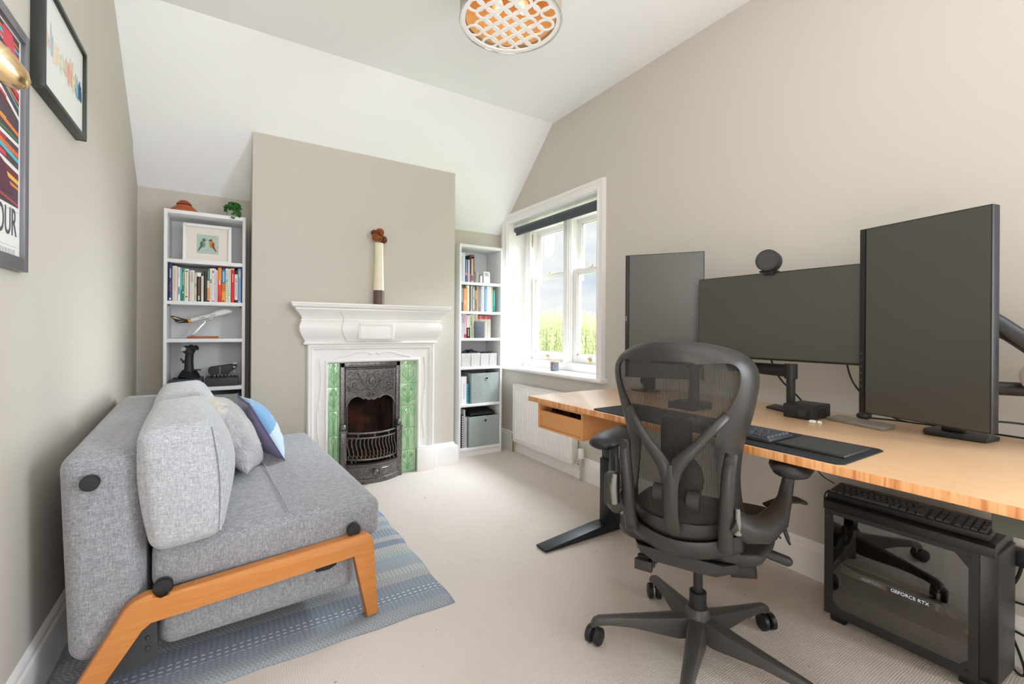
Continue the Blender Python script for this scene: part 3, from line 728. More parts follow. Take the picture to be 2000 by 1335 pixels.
for (a, b, h, c, bands, lab) in [
 (1.615, 1.6285, .186, '#e8dccb', [], 'thin cream book at the left end'),
 (1.629, 1.6515, .200, '#bcb8c8', tx('#6f7590', .62, .8, 3, .35), 'lilac grey book with small blue print'),
 (1.652, 1.6725, .196, '#e6b6bd', [(0, .16, .8, '#d92c48')], 'pink book with a crimson foot'),
 (1.674, 1.7045, .189, '#e9ddd6', [(0, .45, 1, '#1f1d1c'), (.08, .4, .3, '#d9d6cf')], 'white book with a black lower half'),
 (1.705, 1.7255, .193, '#d9e3b8', tx('#6d8a56', .55, .95, 7, .5), 'pale green book with dark green lettering'),
 (1.726, 1.7505, .198, '#e6e7e8', [(.4, .95, .2, '#a5b0b6')], 'white book right of the pale green book'),
 (1.753, 1.7765, .198, '#e9cbb2', [], 'peach coloured book partly behind the slate notebook')]:
    book(a, b, h, z, c, lab+' on the third shelf, right bookcase', GR3, 3.350, .125, bands)
GV = 'red topped volumes on the third shelf of the right bookcase'
for i in range(7):
    a = 1.777+i*.0178; book(a, a+.0172, .188, z, '#ddd5cb', ['first', 'second', 'third', 'fourth', 'fifth', 'sixth', 'last'][i]+' from the left of the matching cream volumes with red tops', GV, 3.350, .125, [(.84, 1, 1, ['#c2414d', '#cf7f86', '#c95e68'][i % 3])]+[(.1+.01*i, .8, .1, '#cbbfb0')])
t = thing('notebook', 'slate grey notebook standing cover forward in front of the red topped volumes', 'notebook', (1.78, 3.325, z))
g = G(); g.box(1.734, 1.825, 3.316, 3.318, z, z+.138, .0006); g.box(1.734, 1.825, 3.328, 3.330, z, z+.138, .0006); g.box(1.734, 1.736, 3.316, 3.330, z, z+.138, .0006); g.ob('cover', mat('slate_cloth', '#63666f', .8), t)
G().box(1.736, 1.823, 3.318, 3.328, z+.002, z+.136).ob('pages', PAGE, t)

# top shelf trinkets, right bookcase
z = 1.4302
g = G(); g.lathe([(.020, z), (.0225, z+.002), (.0235, z+.094), (.0215, z+.094), (.0205, z+.006), (.001, z+.005)], 24, (1.765, 3.37, 0))
tag(g.ob('glass_tumbler', mat('frosted_glass', '#dcdedd', .35, trans=.55, ior=1.2)), 'frosted glass tumbler beside the dark diamond patterned book', 'glass')
t = thing('small_lantern', 'tiny white arched block between the tumbler and the white music player', 'ornament', (1.807, 3.36, z))
g = G(); g.prism([(1.798, 3.35, z), (1.816, 3.35, z), (1.816, 3.35, z+.058), (1.812, 3.35, z+.064), (1.802, 3.35, z+.064), (1.798, 3.35, z+.058)], (0, .014, 0), .001); g.ob('body', WHITEP, t)
g = G(); g.tube([(1.797, 3.357, z+.05), (1.797, 3.357, z+.066), (1.807, 3.357, z+.073), (1.817, 3.357, z+.066), (1.817, 3.357, z+.05)], .0016, 6); g.ob('rim', mat('grey_metal', '#7c7c7a', .4, metal=.6), t)
t = thing('music_player', 'white portable music player with a grey screen leaning on the top shelf', 'music player', (1.863, 3.35, z))
M = Matrix.Translation((0, 3.345, z)) @ Matrix.Rotation(-.12, 4, 'X')
g = G(M); g.box(1.831, 1.893, 0, .014, 0.0, .104, .005, 3); g.ob('body', mat('white_gloss', '#efefee', .25, coat=.5), t)
g = G(M); g.box(1.842, 1.882, -.0006, .001, .062, .094); g.ob('screen', mat('lcd_grey', '#a5a89f', .3), t)
g = G(M); g.lathe([(.017, 0), (.017, .0008), (.007, .0008), (.007, .0002)], 24, (0, 0, 0), 'y')
for v in g.bm.verts: v.co = v.co
g2 = G(M); g2.tube([(1.862+.0155*math.cos(a*PI/12), -.0002, .033+.0155*math.sin(a*PI/12)) for a in range(24)], .0006, 5, closed=True); g2.ob('click_wheel', mat('pale_grey', '#cfcfcd', .4), t); g.bm.free()

# baskets
def m_chev():
    m = mat('chevron_fabric', '#ffffff', .85); t = NT(m); s = t.sep(t.xyz())
    zz = t.mth('ABSOLUTE', t.mth('SUBTRACT', t.mth('FRACT', t.mth('MULTIPLY', s[0], 70)), .5))
    ph = t.mth('FRACT', t.mth('ADD', t.mth('MULTIPLY', s[2], 110), zz))
    t.base(t.mix(t.mth('GREATER_THAN', ph, .58), '#f0edea', '#85817c')); return m
CHEV = m_chev()
def bin_(name, label, x0, x1, y0, y1, z0, z1, m, group, taper=.004, ring=None, lip=.003):
    t = thing(name, label, 'storage box', ((x0+x1)/2, (y0+y1)/2, z0), group=group)
    g = G(); d = taper
    def ring_(o, z, dd): return [(x0+dd+o, y0+dd+o, z), (x1-dd-o, y0+dd+o, z), (x1-dd-o, y1-dd-o, z), (x0+dd+o, y1-dd-o, z)]
    g.loft([ring_(0, z0, d), ring_(0, z1, 0), ring_(.004, z1, 0), ring_(.004, z0+.004, d)])
    g.ob('body', m, t, 30, bev=.003)
    if ring:
        g = G(); cx = (x0+x1)/2+ring[0]; g.tube([(cx+.0115*math.cos(a*PI/10), y0-.0005, z1-ring[1]+.0115*math.sin(a*PI/10)) for a in range(20)], .0028, 8, closed=True); g.ob('eyelet', CHROME, t)
        g = G(); g.lathe([(.0095, -.001), (.0095, .0006)], 18, (0, 0, 0), 'y')
        for v in g.bm.verts: v.co += Vector((cx, y0+.0012-.002, z1-ring[1]))
        g.ob('eyelet_hole', BLK, t)
    return t
GB = 'chevron baskets on the fourth shelf of the right bookcase'
for (a, b, lab, h) in ((1.620, 1.789, 'left', .111), (1.793, 1.953, 'right', .108)):
    t = bin_('storage_basket', lab+' hand grey and white chevron basket on the right bookcase', a, b, 3.325, 3.50, .7352, .735+h, CHEV, GB, .002)
    G().box(a+.0835, a+.0847, 3.3235, 3.326, .737, .735+h-.004).ob('seam', mat('seam_grey', '#77736e', .8), t)
rnd = random.Random(5); g = G()
for i in range(9):
    p = (1.64+rnd.random()*.13, 3.36+rnd.random()*.1, .835+rnd.random()*.018); g.ell(p, (.02+rnd.random()*.02, .02, .012+rnd.random()*.014), 10, 6)
tag(g.ob('black_cloth', mat('black_cloth', '#23252b', .9)), 'crumpled black cloth items heaped in the left chevron basket', 'cloth')
g = G()
for i in range(6):
    a = 1.80+i*.022; g.tube([(a, 3.35+.1*rnd.random(), .836), (a+.03, 3.40, .850), (a+.05, 3.45, .842)], .005, 7)
tag(g.ob('black_cable', BLACKP), 'coiled black cables lying in the right chevron basket', 'cable')
def m_bin():
    m = mat('grey_green_canvas', '#98a29e', .85, sheen=.2); t = NT(m); t.bump(t.noise(t.xyz((1, 1, .5)), 14, 3), .25, .02); return m
BIN = m_bin()
GG = 'grey-green fabric boxes in the bookcases'
bin_('storage_box', 'grey-green fabric box with chrome eyelet above the bottom box, right bookcase', 1.702, 1.968, 3.312, 3.545, .4292, .679, BIN, GG, .005, (.01, .045))
bin_('storage_box', 'grey-green fabric box with chrome eyelet at the foot of the right bookcase', 1.684, 1.968, 3.312, 3.545, .0702, .322, BIN, GG, .005, (.01, .04))
bin_('storage_box', 'grey-green fabric box low in the left bookcase behind the sofa', -.262, .062, 3.318, 3.545, .3902, .630, BIN, GG, .005)
G().prism([(1.755, 3.34, .318), (1.93, 3.33, .322), (1.94, 3.50, .352), (1.72, 3.50, .350)], (0, 0, .03), .008, 3).ob('x', BLK) if 0 else None
t = thing('laptop_bag', 'black laptop case lying on top of the bottom fabric box', 'bag', (1.82, 3.43, .32))
g = G(Matrix.Translation((1.826, 3.42, .335)) @ Matrix.Rotation(.10, 4, 'X')); g.box(-.115, .125, -.075, .105, -.012, .018, .012, 3); g.ob('case', mat('black_nylon', '#222329', .6), t)
g = G(Matrix.Translation((1.826, 3.42, .335)) @ Matrix.Rotation(.10, 4, 'X')); g.tube([(-.05, -.078, .004), (-.04, -.092, .008), (.04, -.092, .008), (.05, -.078, .004)], .005, 8); g.ob('handle', BLACKP, t)
GR5 = 'books beside the fabric boxes of the right bookcase'
book(1.620, 1.669, .226, .4292, '#ebe8ec', 'thick white book left of the upper fabric box', GR5, 3.335, .16, [(.2, .75, .08, '#8d8790')])
book(1.6705, 1.688, .165, .4292, '#3cb8c9', 'turquoise book between the thick white book and the upper fabric box', GR5, 3.335, .13, tx('#1f7f92', .1, .9, 5, .5))
book(1.625, 1.6415, .275, .0702, '#2c2a28', 'black and white speckled magazine at the foot of the right bookcase', GR5, 3.335, .18, tx('#e6e2db', .02, .98, 14, .5))
book(1.642, 1.6595, .312, .0702, '#b9b8bd', 'tall grey folder at the foot of the right bookcase', GR5, 3.335, .20)
book(1.660, 1.6745, .250, .0702, '#c9c3d3', 'lilac grey folder touching the bottom fabric box', GR5, 3.335, .20)

# left bookcase: ornament, plant, framed print, model aircraft, flight stick, throttle
t = thing('wooden_ornament', 'orange layered wooden ornament on top of the left bookcase', 'ornament', (-.222, 3.36, 1.737))
g = G()
for k, (rx, h) in enumerate([(.080, .011), (.072, .010), (.062, .009), (.052, .008), (.042, .008)]):
    z0 = 1.7372+[0, .011, .021, .030, .038][k]; g.lathe([(rx, z0), (rx*.97, z0+h*.5), (rx*.9, z0+h)], 20, (-.222, 3.385, 0))
g.ob('base', ORANGEWOOD, t)
g = G(); g.lathe([(.030, 1.783), (.040, 1.788), (.032, 1.800), (.018, 1.812), (.001, 1.814)], 20, (-.224, 3.385, 0)); g.ob('lid', mat('reddish_wood', '#9a3d16', .4), t)
t = thing('trailing_succulent', 'small trailing green succulent in a pale pot on the left bookcase', 'plant', (.035, 3.34, 1.737))
g = G(); g.lathe([(.024, 1.7372), (.030, 1.74), (.034, 1.785), (.031, 1.786), (.028, 1.775), (.001, 1.774)], 20, (.030, 3.345, 0)); g.ob('pot', mat('pale_pot', '#aebbb0', .5), t)
rnd = random.Random(11); g = G()
for k in range(22):
    a = rnd.random()*2*PI if k > 12 else -PI/2+rnd.uniform(-.5, 1.3); L = rnd.uniform(.5, 1.0)
    pts = []
    for i in range(7):
        u = i/6*L; r = .012+.036*min(u*1.8, 1); z = 1.785+.030*math.sin(min(u*2.2, 1)*PI*.7)-(.16 if k <= 12 else .06)*max(0, u-.42)
        pts.append(Vector((.030+r*math.cos(a), 3.345+(r*1.25 if k <= 12 else r)*math.sin(a), max(z, 1.742 if 3.345+r*1.25*math.sin(a) > 3.300 or k > 12 else 1.70))))
    for i, p in enumerate(pts):
        for q in range(3):
            o = Vector((rnd.uniform(-.007, .007), rnd.uniform(-.007, .004), rnd.uniform(-.006, .006))); g.ell(p+o, (.0055, .0045, .0060), 6, 4)
g.ob('leaves', leafmat('succulent_leaf', '#2c6a2f', '#4f9440', '#1c4a24'), t, 0)
# framed bird print
t = thing('picture_frame', 'deep white box frame with a print of two small birds, left bookcase', 'picture', (-.105, 3.42, 1.447))
M = Matrix.Translation((-.1045, 3.39, 1.4472)) @ Matrix.Rotation(-.05, 4, 'X')
g = G(M); w, h, b = .126, .238, .017
g.box(-w, -w+b, 0, .034, 0, h, .001); g.box(w-b, w, 0, .034, 0, h, .001); g.box(-w+b, w-b, 0, .034, 0, b, .001); g.box(-w+b, w-b, 0, .034, h-b, h, .001); g.ob('frame', mat('white_frame', '#efeceb', .4), t)
g = G(M); g.box(-w+b, w-b, .022, .030, b, h-b); g.ob('mount', mat('mount_card', '#e6e0d6', .8), t)
def m_birdbg():
    m = mat('print_ground', '#a9c1c0', .7); t = NT(m); s = t.sep(t.xyz()); t.base(t.mix(t.noise(t.xyz(), 70, 3), '#a4bfc2', '#c3cdb9')); return m
g = G(M); g.box(-.057, .057, .0205, .022, .060, .178); pr_ = g.ob('print', m_birdbg(), t)
def bird(cx, s, body, wing, cz=.118):
    g = G(M); y = .0195
    g.ell((cx, y, cz), (.014, .0014, .022), 14, 8); g.mi = 1
    g.ell((cx+s*.006, y-.0004, cz+.027), (.0085, .0014, .0085), 12, 6)
    g.prism([(cx+s*.013, y, cz+.030), (cx+s*.021, y, cz+.024), (cx+s*.013, y, cz+.023)], (0, .001, 0))
    g.prism([(cx-s*.010, y-.001, cz-.006), (cx-s*.002, y-.001, cz-.016), (cx-s*.022, y-.001, cz-.046), (cx-s*.024, y-.001, cz-.040)], (0, .001, 0))
    g.ell((cx-s*.005, y-.0008, cz-.002), (.008, .0012, .017), 10, 6)
    g.ob('bird', [mat('b_'+body, body, .7), mat('b_'+wing, wing, .7)], pr_)
bird(-.026, 1, '#7f9a80', '#55655a'); bird(.022, -1, '#d08a2c', '#8a4c2a')
g = G(M); g.box(-.055, .055, .0195, .0203, .082, .083); g.ob('branch', mat('branch_grey', '#9aa9ac', .7), pr_)
g = G(M); g.box(-w+.001, -w+b, -.0003, 0, h-b-.0004, h-b+.0003)
for s in (-1, 1):
    g.prism([(s*(w-.0006), -.0003, h-.0006), (s*(w-b), -.0003, h-b), (s*(w-b-.0006), -.0003, h-b+.0006), (s*(w-.0012), -.0003, h-.0001)], (0, .0005, 0))
g.ob('mitre_line', mat('mitre_dark', '#77706a', .7), t)

# model airliner
def airliner():
    t = thing('model_aircraft', 'white model jumbo jet with brown and gold tail climbing on a wooden stand', 'model plane', (-.12, 3.42, .976))
    zb = .9762
    g = G(); g.prism([(-.205, 3.375, zb), (-.14, 3.375, zb), (-.045, 3.40, zb), (-.045, 3.43, zb), (-.14, 3.46, zb), (-.205, 3.46, zb)], (0, 0, .013), .002); g.ob('stand_base', ORANGEWOOD, t)
    g = G(); g.prism([(-.194, 3.412, zb+.013), (-.172, 3.412, zb+.013), (-.108, 3.412, 1.085), (-.120, 3.412, 1.085)], (0, .010, 0), .001); g.ob('stand_arm', CHROME, t)
    # aircraft local: x forward (nose), y left wing, z up
    A = Matrix.Translation((-.118, 3.418, 1.108)) @ Matrix.Rotation(-.30, 4, 'Y') @ Matrix.Rotation(.0, 4, 'Z') @ Matrix.Rotation(.10, 4, 'X')
    WH = mat('airliner_white', '#e9e8e6', .3, coat=.3); BR = mat('airliner_brown', '#2c1d18', .35); GO = mat('airliner_gold', '#f0a11e', .35)
    L = .155; st = [(-L, .002, .010), (-L*.86, .006, .007), (-L*.6, .0115, .002), (-L*.35, .0145, 0), (0, .0155, 0), (L*.55, .0155, 0), (L*.75, .0150, .001), (L*.9, .011, -.001), (L*.97, .006, -.003), (L, .001, -.004)]
    def fus(a, b, m, name):
        g = G(A); rr = []
        for i in range(25):
            x = a+(b-a)*i/24
            for k in range(len(st)-1):
                if st[k][0] <= x <= st[k+1][0]+1e-9:
                    u = (x-st[k][0])/(st[k+1][0]-st[k][0]); r = st[k][1]+(st[k+1][1]-st[k][1])*u; z = st[k][2]+(st[k+1][2]-st[k][2])*u; break
            hump = .008*max(0, min(1, (x-.035)/.03))*max(0, min(1, (.148-x)/.03))
            rr.append([(x, r*math.cos(q*PI/9), z+r*math.sin(q*PI/9)*(1.0)+(hump if math.sin(q*PI/9) > .5 else 0)) for q in range(18)])
        g.loft(rr); g.ob(name, m, t, 50)
    fus(-L, -.088, BR, 'tail_cone'); fus(-.088, -.072, GO, 'gold_band'); fus(-.072, L, WH, 'fuselage')
    for s in (-1, 1):
        g = G(A); g.prism([(.050, s*.010, -.009), (-.005, s*.010, -.009), (-.075, s*.120, .004), (-.060, s*.122, .004)], (0, 0, .0035), .0008)
        g.ob('wing', WH, t)
        g = G(A); g.prism([(-.108, s*.006, .008), (-.135, s*.006, .008), (-.160, s*.052, .012), (-.148, s*.052, .012)], (0, 0, .002), .0005); g.ob('tailplane', WH if s < 0 else BR, t)
        for (ex, ey) in ((.018, .045), (-.016, .078)):
            g = G(A); g.lathe([(.004, 0), (.0068, .004), (.0068, .018), (.003, .028)], 12, (0, 0, 0), 'x')
            for v in g.bm.verts: pass
            bmesh.ops.transform(g.bm, matrix=A.inverted(), verts=g.bm.verts)
            bmesh.ops.transform(g.bm, matrix=Matrix.Translation((ex+.022, s*ey, -.016)) @ Matrix.Rotation(PI, 4, 'Z'), verts=g.bm.verts)
            bmesh.ops.transform(g.bm, matrix=A, verts=g.bm.verts)
            g.ob('engine', mat('engine_grey', '#c9c9ca', .3, metal=.4), t)
    g = G(A); g.prism([(-.090, -.0015, .012), (-.146, -.0015, .012), (-.166, -.0015, .054), (-.150, -.0015, .054)], (0, .003, 0), .0006); f = g.ob('tail_fin', BR, t)
    g = G(A); g.prism([(-.118, -.0019, .016), (-.150, -.0019, .036), (-.158, -.0019, .046), (-.142, -.0019, .040)], (0, .0038, 0)); g.ob('fin_flash', mat('flash_gold', '#e8c07a', .4), f)
    g = G(A)
    for i in range(2): g.box(-.03+i*.06, .0+i*.06, -.0160, -.0150, -.001, .004)
    g.ob('title_stripe', mat('stripe_grey', '#9a9a9a', .5), t)
airliner()

def flight_stick():
    t = thing('flight_stick', 'black flight simulator joystick on a square base, left bookcase', 'joystick', (-.196, 3.43, .68))
    z = .6802; S1 = mat('stick_base', '#353c44', .55); S2 = mat('stick_grip', '#1c2024', .5)
    G().box(-.283, -.123, 3.33, 3.50, z, z+.052, .006, 3).ob('base_box', S1, t)
    g = G(); c = (-.195, 3.41)
    for (r, zz) in ((.052, .060), (.047, .072), (.040, .084), (.033, .094)): g.tube([(c[0]+r*math.cos(a*PI/12), c[1]+r*math.sin(a*PI/12)*.7, z+zz+.006*math.sin(a*PI/6)) for a in range(24)], .006, 8, closed=True)
    g.lathe([(.03, z+.052), (.022, z+.075), (.026, z+.10)], 16, (c[0], c[1], 0)); g.ob('gimbal', S2, t)
    g = G(); rr = []
    for (zz, ox, rx, ry) in ((.095, 0, .026, .022), (.12, .0, .024, .021), (.15, .0, .022, .020), (.18, .001, .022, .020), (.20, .003, .021, .019), (.212, .0, .030, .022), (.232, -.002, .036, .024), (.247, 0, .030, .022), (.252, .0, .018, .014)):
        rr.append([(c[0]+ox+rx*math.cos(a*PI/8), c[1]-.02+ry*math.sin(a*PI/8), z+zz) for a in range(16)])
    g.loft(rr); g.ob('grip', S2, t, 60)
    g = G(); g.cyl((c[0]+.012, c[1]-.04, z+.236), (c[0]+.045, c[1]-.055, z+.238), .013, 12); g.ell((c[0]+.034, c[1]-.048, z+.240), (.013, .013, .016), 10, 6); g.ell((c[0]+.012, c[1]-.04, z+.250), (.012, .012, .010), 10, 6)
    g.tube([(c[0]-.022, c[1]-.02, z+.155), (c[0]-.040, c[1]-.03, z+.168), (c[0]-.036, c[1]-.03, z+.176)], .005, 8); g.box(c[0]-.034, c[0]-.022, c[1]-.034, c[1]-.02, z+.145, z+.165, .002)
    g.box(c[0]+.0, c[0]+.062, c[1]-.035, c[1]-.01, z+.098, z+.106, .003); g.ob('switches', S2, t)
    g = G(); g.cyl((c[0]-.024, c[1]-.040, z+.232), (c[0]-.026, c[1]-.047, z+.233), .0125, 18); g.ob('thumb_badge', mat('silver_badge', '#c4c6c8', .35, metal=.5), t)
    t = thing('throttle_quadrant', 'black flight simulator throttle with silver toggle switches, left bookcase', 'controller', (-.02, 3.43, .68))
    G().box(-.112, .066, 3.335, 3.50, z, z+.052, .006, 3).ob('base_box', mat('throttle_base', '#34343a', .55), t)
    g = G(); g.prism([(-.085, 3.40, z+.062), (-.098, 3.40, z+.085), (-.097, 3.40, z+.108), (-.085, 3.40, z+.116), (.03, 3.40, z+.130), (.056, 3.40, z+.126), (.056, 3.40, z+.104), (.030, 3.40, z+.096), (.010, 3.40, z+.068), (-.01, 3.40, z+.052), (-.08, 3.40, z+.052)], (0, .06, 0), .006, 3); g.ob('throttle_grip', S2, t)
    G().box(-.036, -.034, 3.398, 3.402, z+.062, z+.120).ob('grip_gap', mat('gap_light', '#aeb0b4', .5), t)
    g = G(); g.ell((.045, 3.39, z+.136), (.018, .014, .009), 12, 8); g.ell((.042, 3.385, z+.112), (.010, .008, .007), 10, 6); g.ell((.040, 3.385, z+.082), (.007, .007, .006), 10, 6); g.ob('hat_switch', mat('silver_button', '#bfc2c5', .35, metal=.3), t)
    for i in range(7):
        x = -.062+i*.019; q = G(); q.cyl((x, 3.352, z+.050), (x, 3.350, z+.064), .0035, 8); q.ell((x, 3.350, z+.066), (.0042, .0042, .006), 8, 5); q.ob('toggle', CHROME, t)
flight_stick()

# ------------------------------------------------------------------ radiator
t = thing('radiator', 'white ribbed panel radiator under the window behind the desk drawer', 'radiator', (2.08, 2.82, .1))
g = G(); y0, y1, z0, z1 = 2.452, 3.222, .098, .575
g.box(2.052, 2.064, y0, y1, z0, z1, .004); g.box(2.094, 2.104, y0, y1, z0, z1, .003)
n = 24
for i in range(n):
    a = y0+.022+(y1-y0-.044)*(i+.5)/n; g.prism([(2.053, a-.010, z0+.03), (2.053, a+.010, z0+.03), (2.046, a+.006, z0+.036), (2.046, a-.006, z0+.036)], (0, 0, z1-z0-.07))
g.ob('panel', GLOSSW, t, 30)
g = G(); g.box(2.05, 2.106, y0, y1, z1-.004, z1+.010, .003); g.box(2.05, 2.106, y0-.003, y0+.002, z0+.01, z1+.008, .001); g.box(2.05, 2.106, y1-.002, y1+.003, z0+.01, z1+.008, .001); g.ob('grille_cover', GLOSSW, t)
g = G(); yv = 2.385; g.cyl((2.08, yv, 0), (2.08, yv, .10), .008, 12); g.cyl((2.08, yv, .088), (2.08, yv, .150), .013, 14); g.cyl((2.08, yv, .118), (2.08, y0, .118), .009, 12); g.cyl((2.08, yv+.02, .118), (2.08, yv+.034, .118), .014, 8)
g.ob('valve', mat('valve_nickel', '#cfc6ba', .3, metal=.7), t)
g = G(); g.lathe([(.017, .152), (.021, .156), (.0215, .176), (.020, .215), (.018, .222), (.001, .223)], 18, (2.08, yv, 0)); g.ob('thermostat_head', GLOSSW, t)
g = G(); yv = 3.262; g.cyl((2.08, yv, 0), (2.08, yv, .14), .007, 12); g.cyl((2.08, yv, .10), (2.08, yv, .150), .012, 12); g.cyl((2.08, yv, .118), (2.08, y1, .118), .009, 12); g.ob('lockshield_valve', mat('valve_brass', '#a58a62', .35, metal=.8), t)
g = G(); 
for y in (2.6, 3.1): g.box(2.104, XR-.0015, y, y+.03, .2, .5)
g.ob('wall_bracket', GLOSSW, t)
# candle on the sill
t = thing('jar_candle', 'slate grey jar candle with a pale wooden lid on the window sill', 'candle', (2.175, 2.815, .722))
g = G(); g.lathe([(.030, .7222), (.033, .7235), (.034, .79), (.031, .79), (.031, .785)], 28, (2.175, 2.815, 0)); g.ob('jar', mat('slate_glass', '#6a6f78', .3, coat=.4), t)
g = G(); g.lathe([(.035, .790), (.0355, .792), (.0355, .799), (.035, .800)], 28, (2.175, 2.815, 0)); g.ob('lid', m_wood('pale_wood', '#dcb58b', '#c79b6c', (50, 50, 50)), t)
g = G(); 
for i in range(4):
    a0 = PI+.62; 
    g.tube([(2.175+.0345*math.cos(a0+k*.08+.0), 2.815+.0345*math.sin(a0+k*.08), .742+i*.010) for k in range(-1, 2)], .0010, 4)
g.tube([(2.175+.0345*math.cos(a0+.14), 2.815+.0345*math.sin(a0+.14), .737+k*.008) for k in range(6)], .001, 4)
g.ob('label_print', mat('label_white', '#d9dade', .5), t)

# ------------------------------------------------------------------ pendant lamp
def lamp():
    cx, cy, zb_, R = .945, 1.521, 2.262, .200
    t = thing('drum_ceiling_light', 'drum ceiling light with white interlaced ring diffuser and champagne sides', 'ceiling light', (cx, cy, ZF))
    org = mat('champagne_organza', '#cfc2ad', .25, trans=.0, alpha=.72, coat=.4)
    g = G(); n = 48
    g.loft([[(cx+r*math.cos(2*PI*k/n), cy+r*math.sin(2*PI*k/n), z) for k in range(n)] for r, z in ((R, zb_+.003), (R, zb_+.24))], cap=False); g.ob('outer_shade', org, t, 60, solid=.001)
    g = G(); g.loft([[(cx+r*math.cos(2*PI*k/n), cy+r*math.sin(2*PI*k/n), z) for k in range(n)] for r, z in ((R*.90, zb_+.02), (R*.90, zb_+.24), (.02, zb_+.242))], cap=False)
    g.ob('inner_shade', mat('amber_lining', '#d8ad74', .5), t, 60, solid=.002)
    for z in (zb_, zb_+.24): g = G(); g.tube([(cx+(R+.001)*math.cos(2*PI*k/n), cy+(R+.001)*math.sin(2*PI*k/n), z) for k in range(n)], .0032, 8, closed=True); g.ob('chrome_rim', CHROME, t, 60)
    g = G()
    def annulus(x, y, r0, r1, z, th=.003, seg=28):
        rings = []
        for k in range(seg):
            a = 2*PI*k/seg; c, s = math.cos(a), math.sin(a)
            rings.append([(x+r0*c, y+r0*s, z), (x+r1*c, y+r1*s, z), (x+r1*c, y+r1*s, z+th), (x+r0*c, y+r0*s, z+th)])
        g.loft(rings, closed=True)
    annulus(cx, cy, R*.90, R, zb_+.0006, .005, 64)
    r = .036; sp = .0500; N = 6; k = 0; ang = .35
    for i in range(-N, N+1):
        for j in range(-N, N+1):
            x, y = i*sp, j*sp; X = x*math.cos(ang)-y*math.sin(ang); Y = x*math.sin(ang)+y*math.cos(ang)
            d = math.hypot(X, Y)
            if d < R*.965-r*.5 and not ((i*3+j*5) % 11 == 4):
                k += 1; rr = r if d+r < R*.985 else (R*.985-d)
                annulus(cx+X, cy+Y, rr-.0115, rr, zb_+.0012+((i*3+j) % 7)*.00025, .0025)
    for i in range(0):
        for j in range(-N, N+1):
            x, y = (i+.5)*sp, (j+.5)*sp; X = x*math.cos(ang)-y*math.sin(ang); Y = x*math.sin(ang)+y*math.cos(ang)
            d = math.hypot(X, Y)
            if d < R*.965-r*.5 and ((i*5+j*2) % 5 == 0): k += 1; annulus(cx+X, cy+Y, r-.0135, min(r, R*.985-d), zb_+.0012+(k % 3)*.0004)
    g.ob('ring_diffuser', mat('diffuser_white', '#f2efee', .5), t, 30)
    g = G(); g.cyl((cx, cy, ZF-.002), (cx, cy, zb_+.10), .006, 12); g.lathe([(.05, ZF), (.05, ZF-.012), (.02, ZF-.024), (.006, ZF-.026)], 24, (cx, cy, 0)); g.ob('ceiling_rose', CHROME, t)
    for a in (0, 2.09, 4.18):
        q = G(); px, py = cx+.06*math.cos(a), cy+.06*math.sin(a); q.tube([(cx, cy, zb_+.13), (px, py, zb_+.12)], .005, 8); q.ell((px, py, zb_+.085), (.022, .022, .032), 14, 8)
        q.ob('bulb', mat('warm_bulb', '#fff1d8', .3, emit='#ffd9a0', estr=.25), t)
    d = bpy.data.lights.new('lamp_glow', 'POINT'); d.energy = LAMP; d.color = (1, .78, .52); d.shadow_soft_size = .05
    o = bpy.data.objects.new('lamp_glow', d); COL.objects.link(o); o.location = (cx, cy, zb_+.05)
lamp()

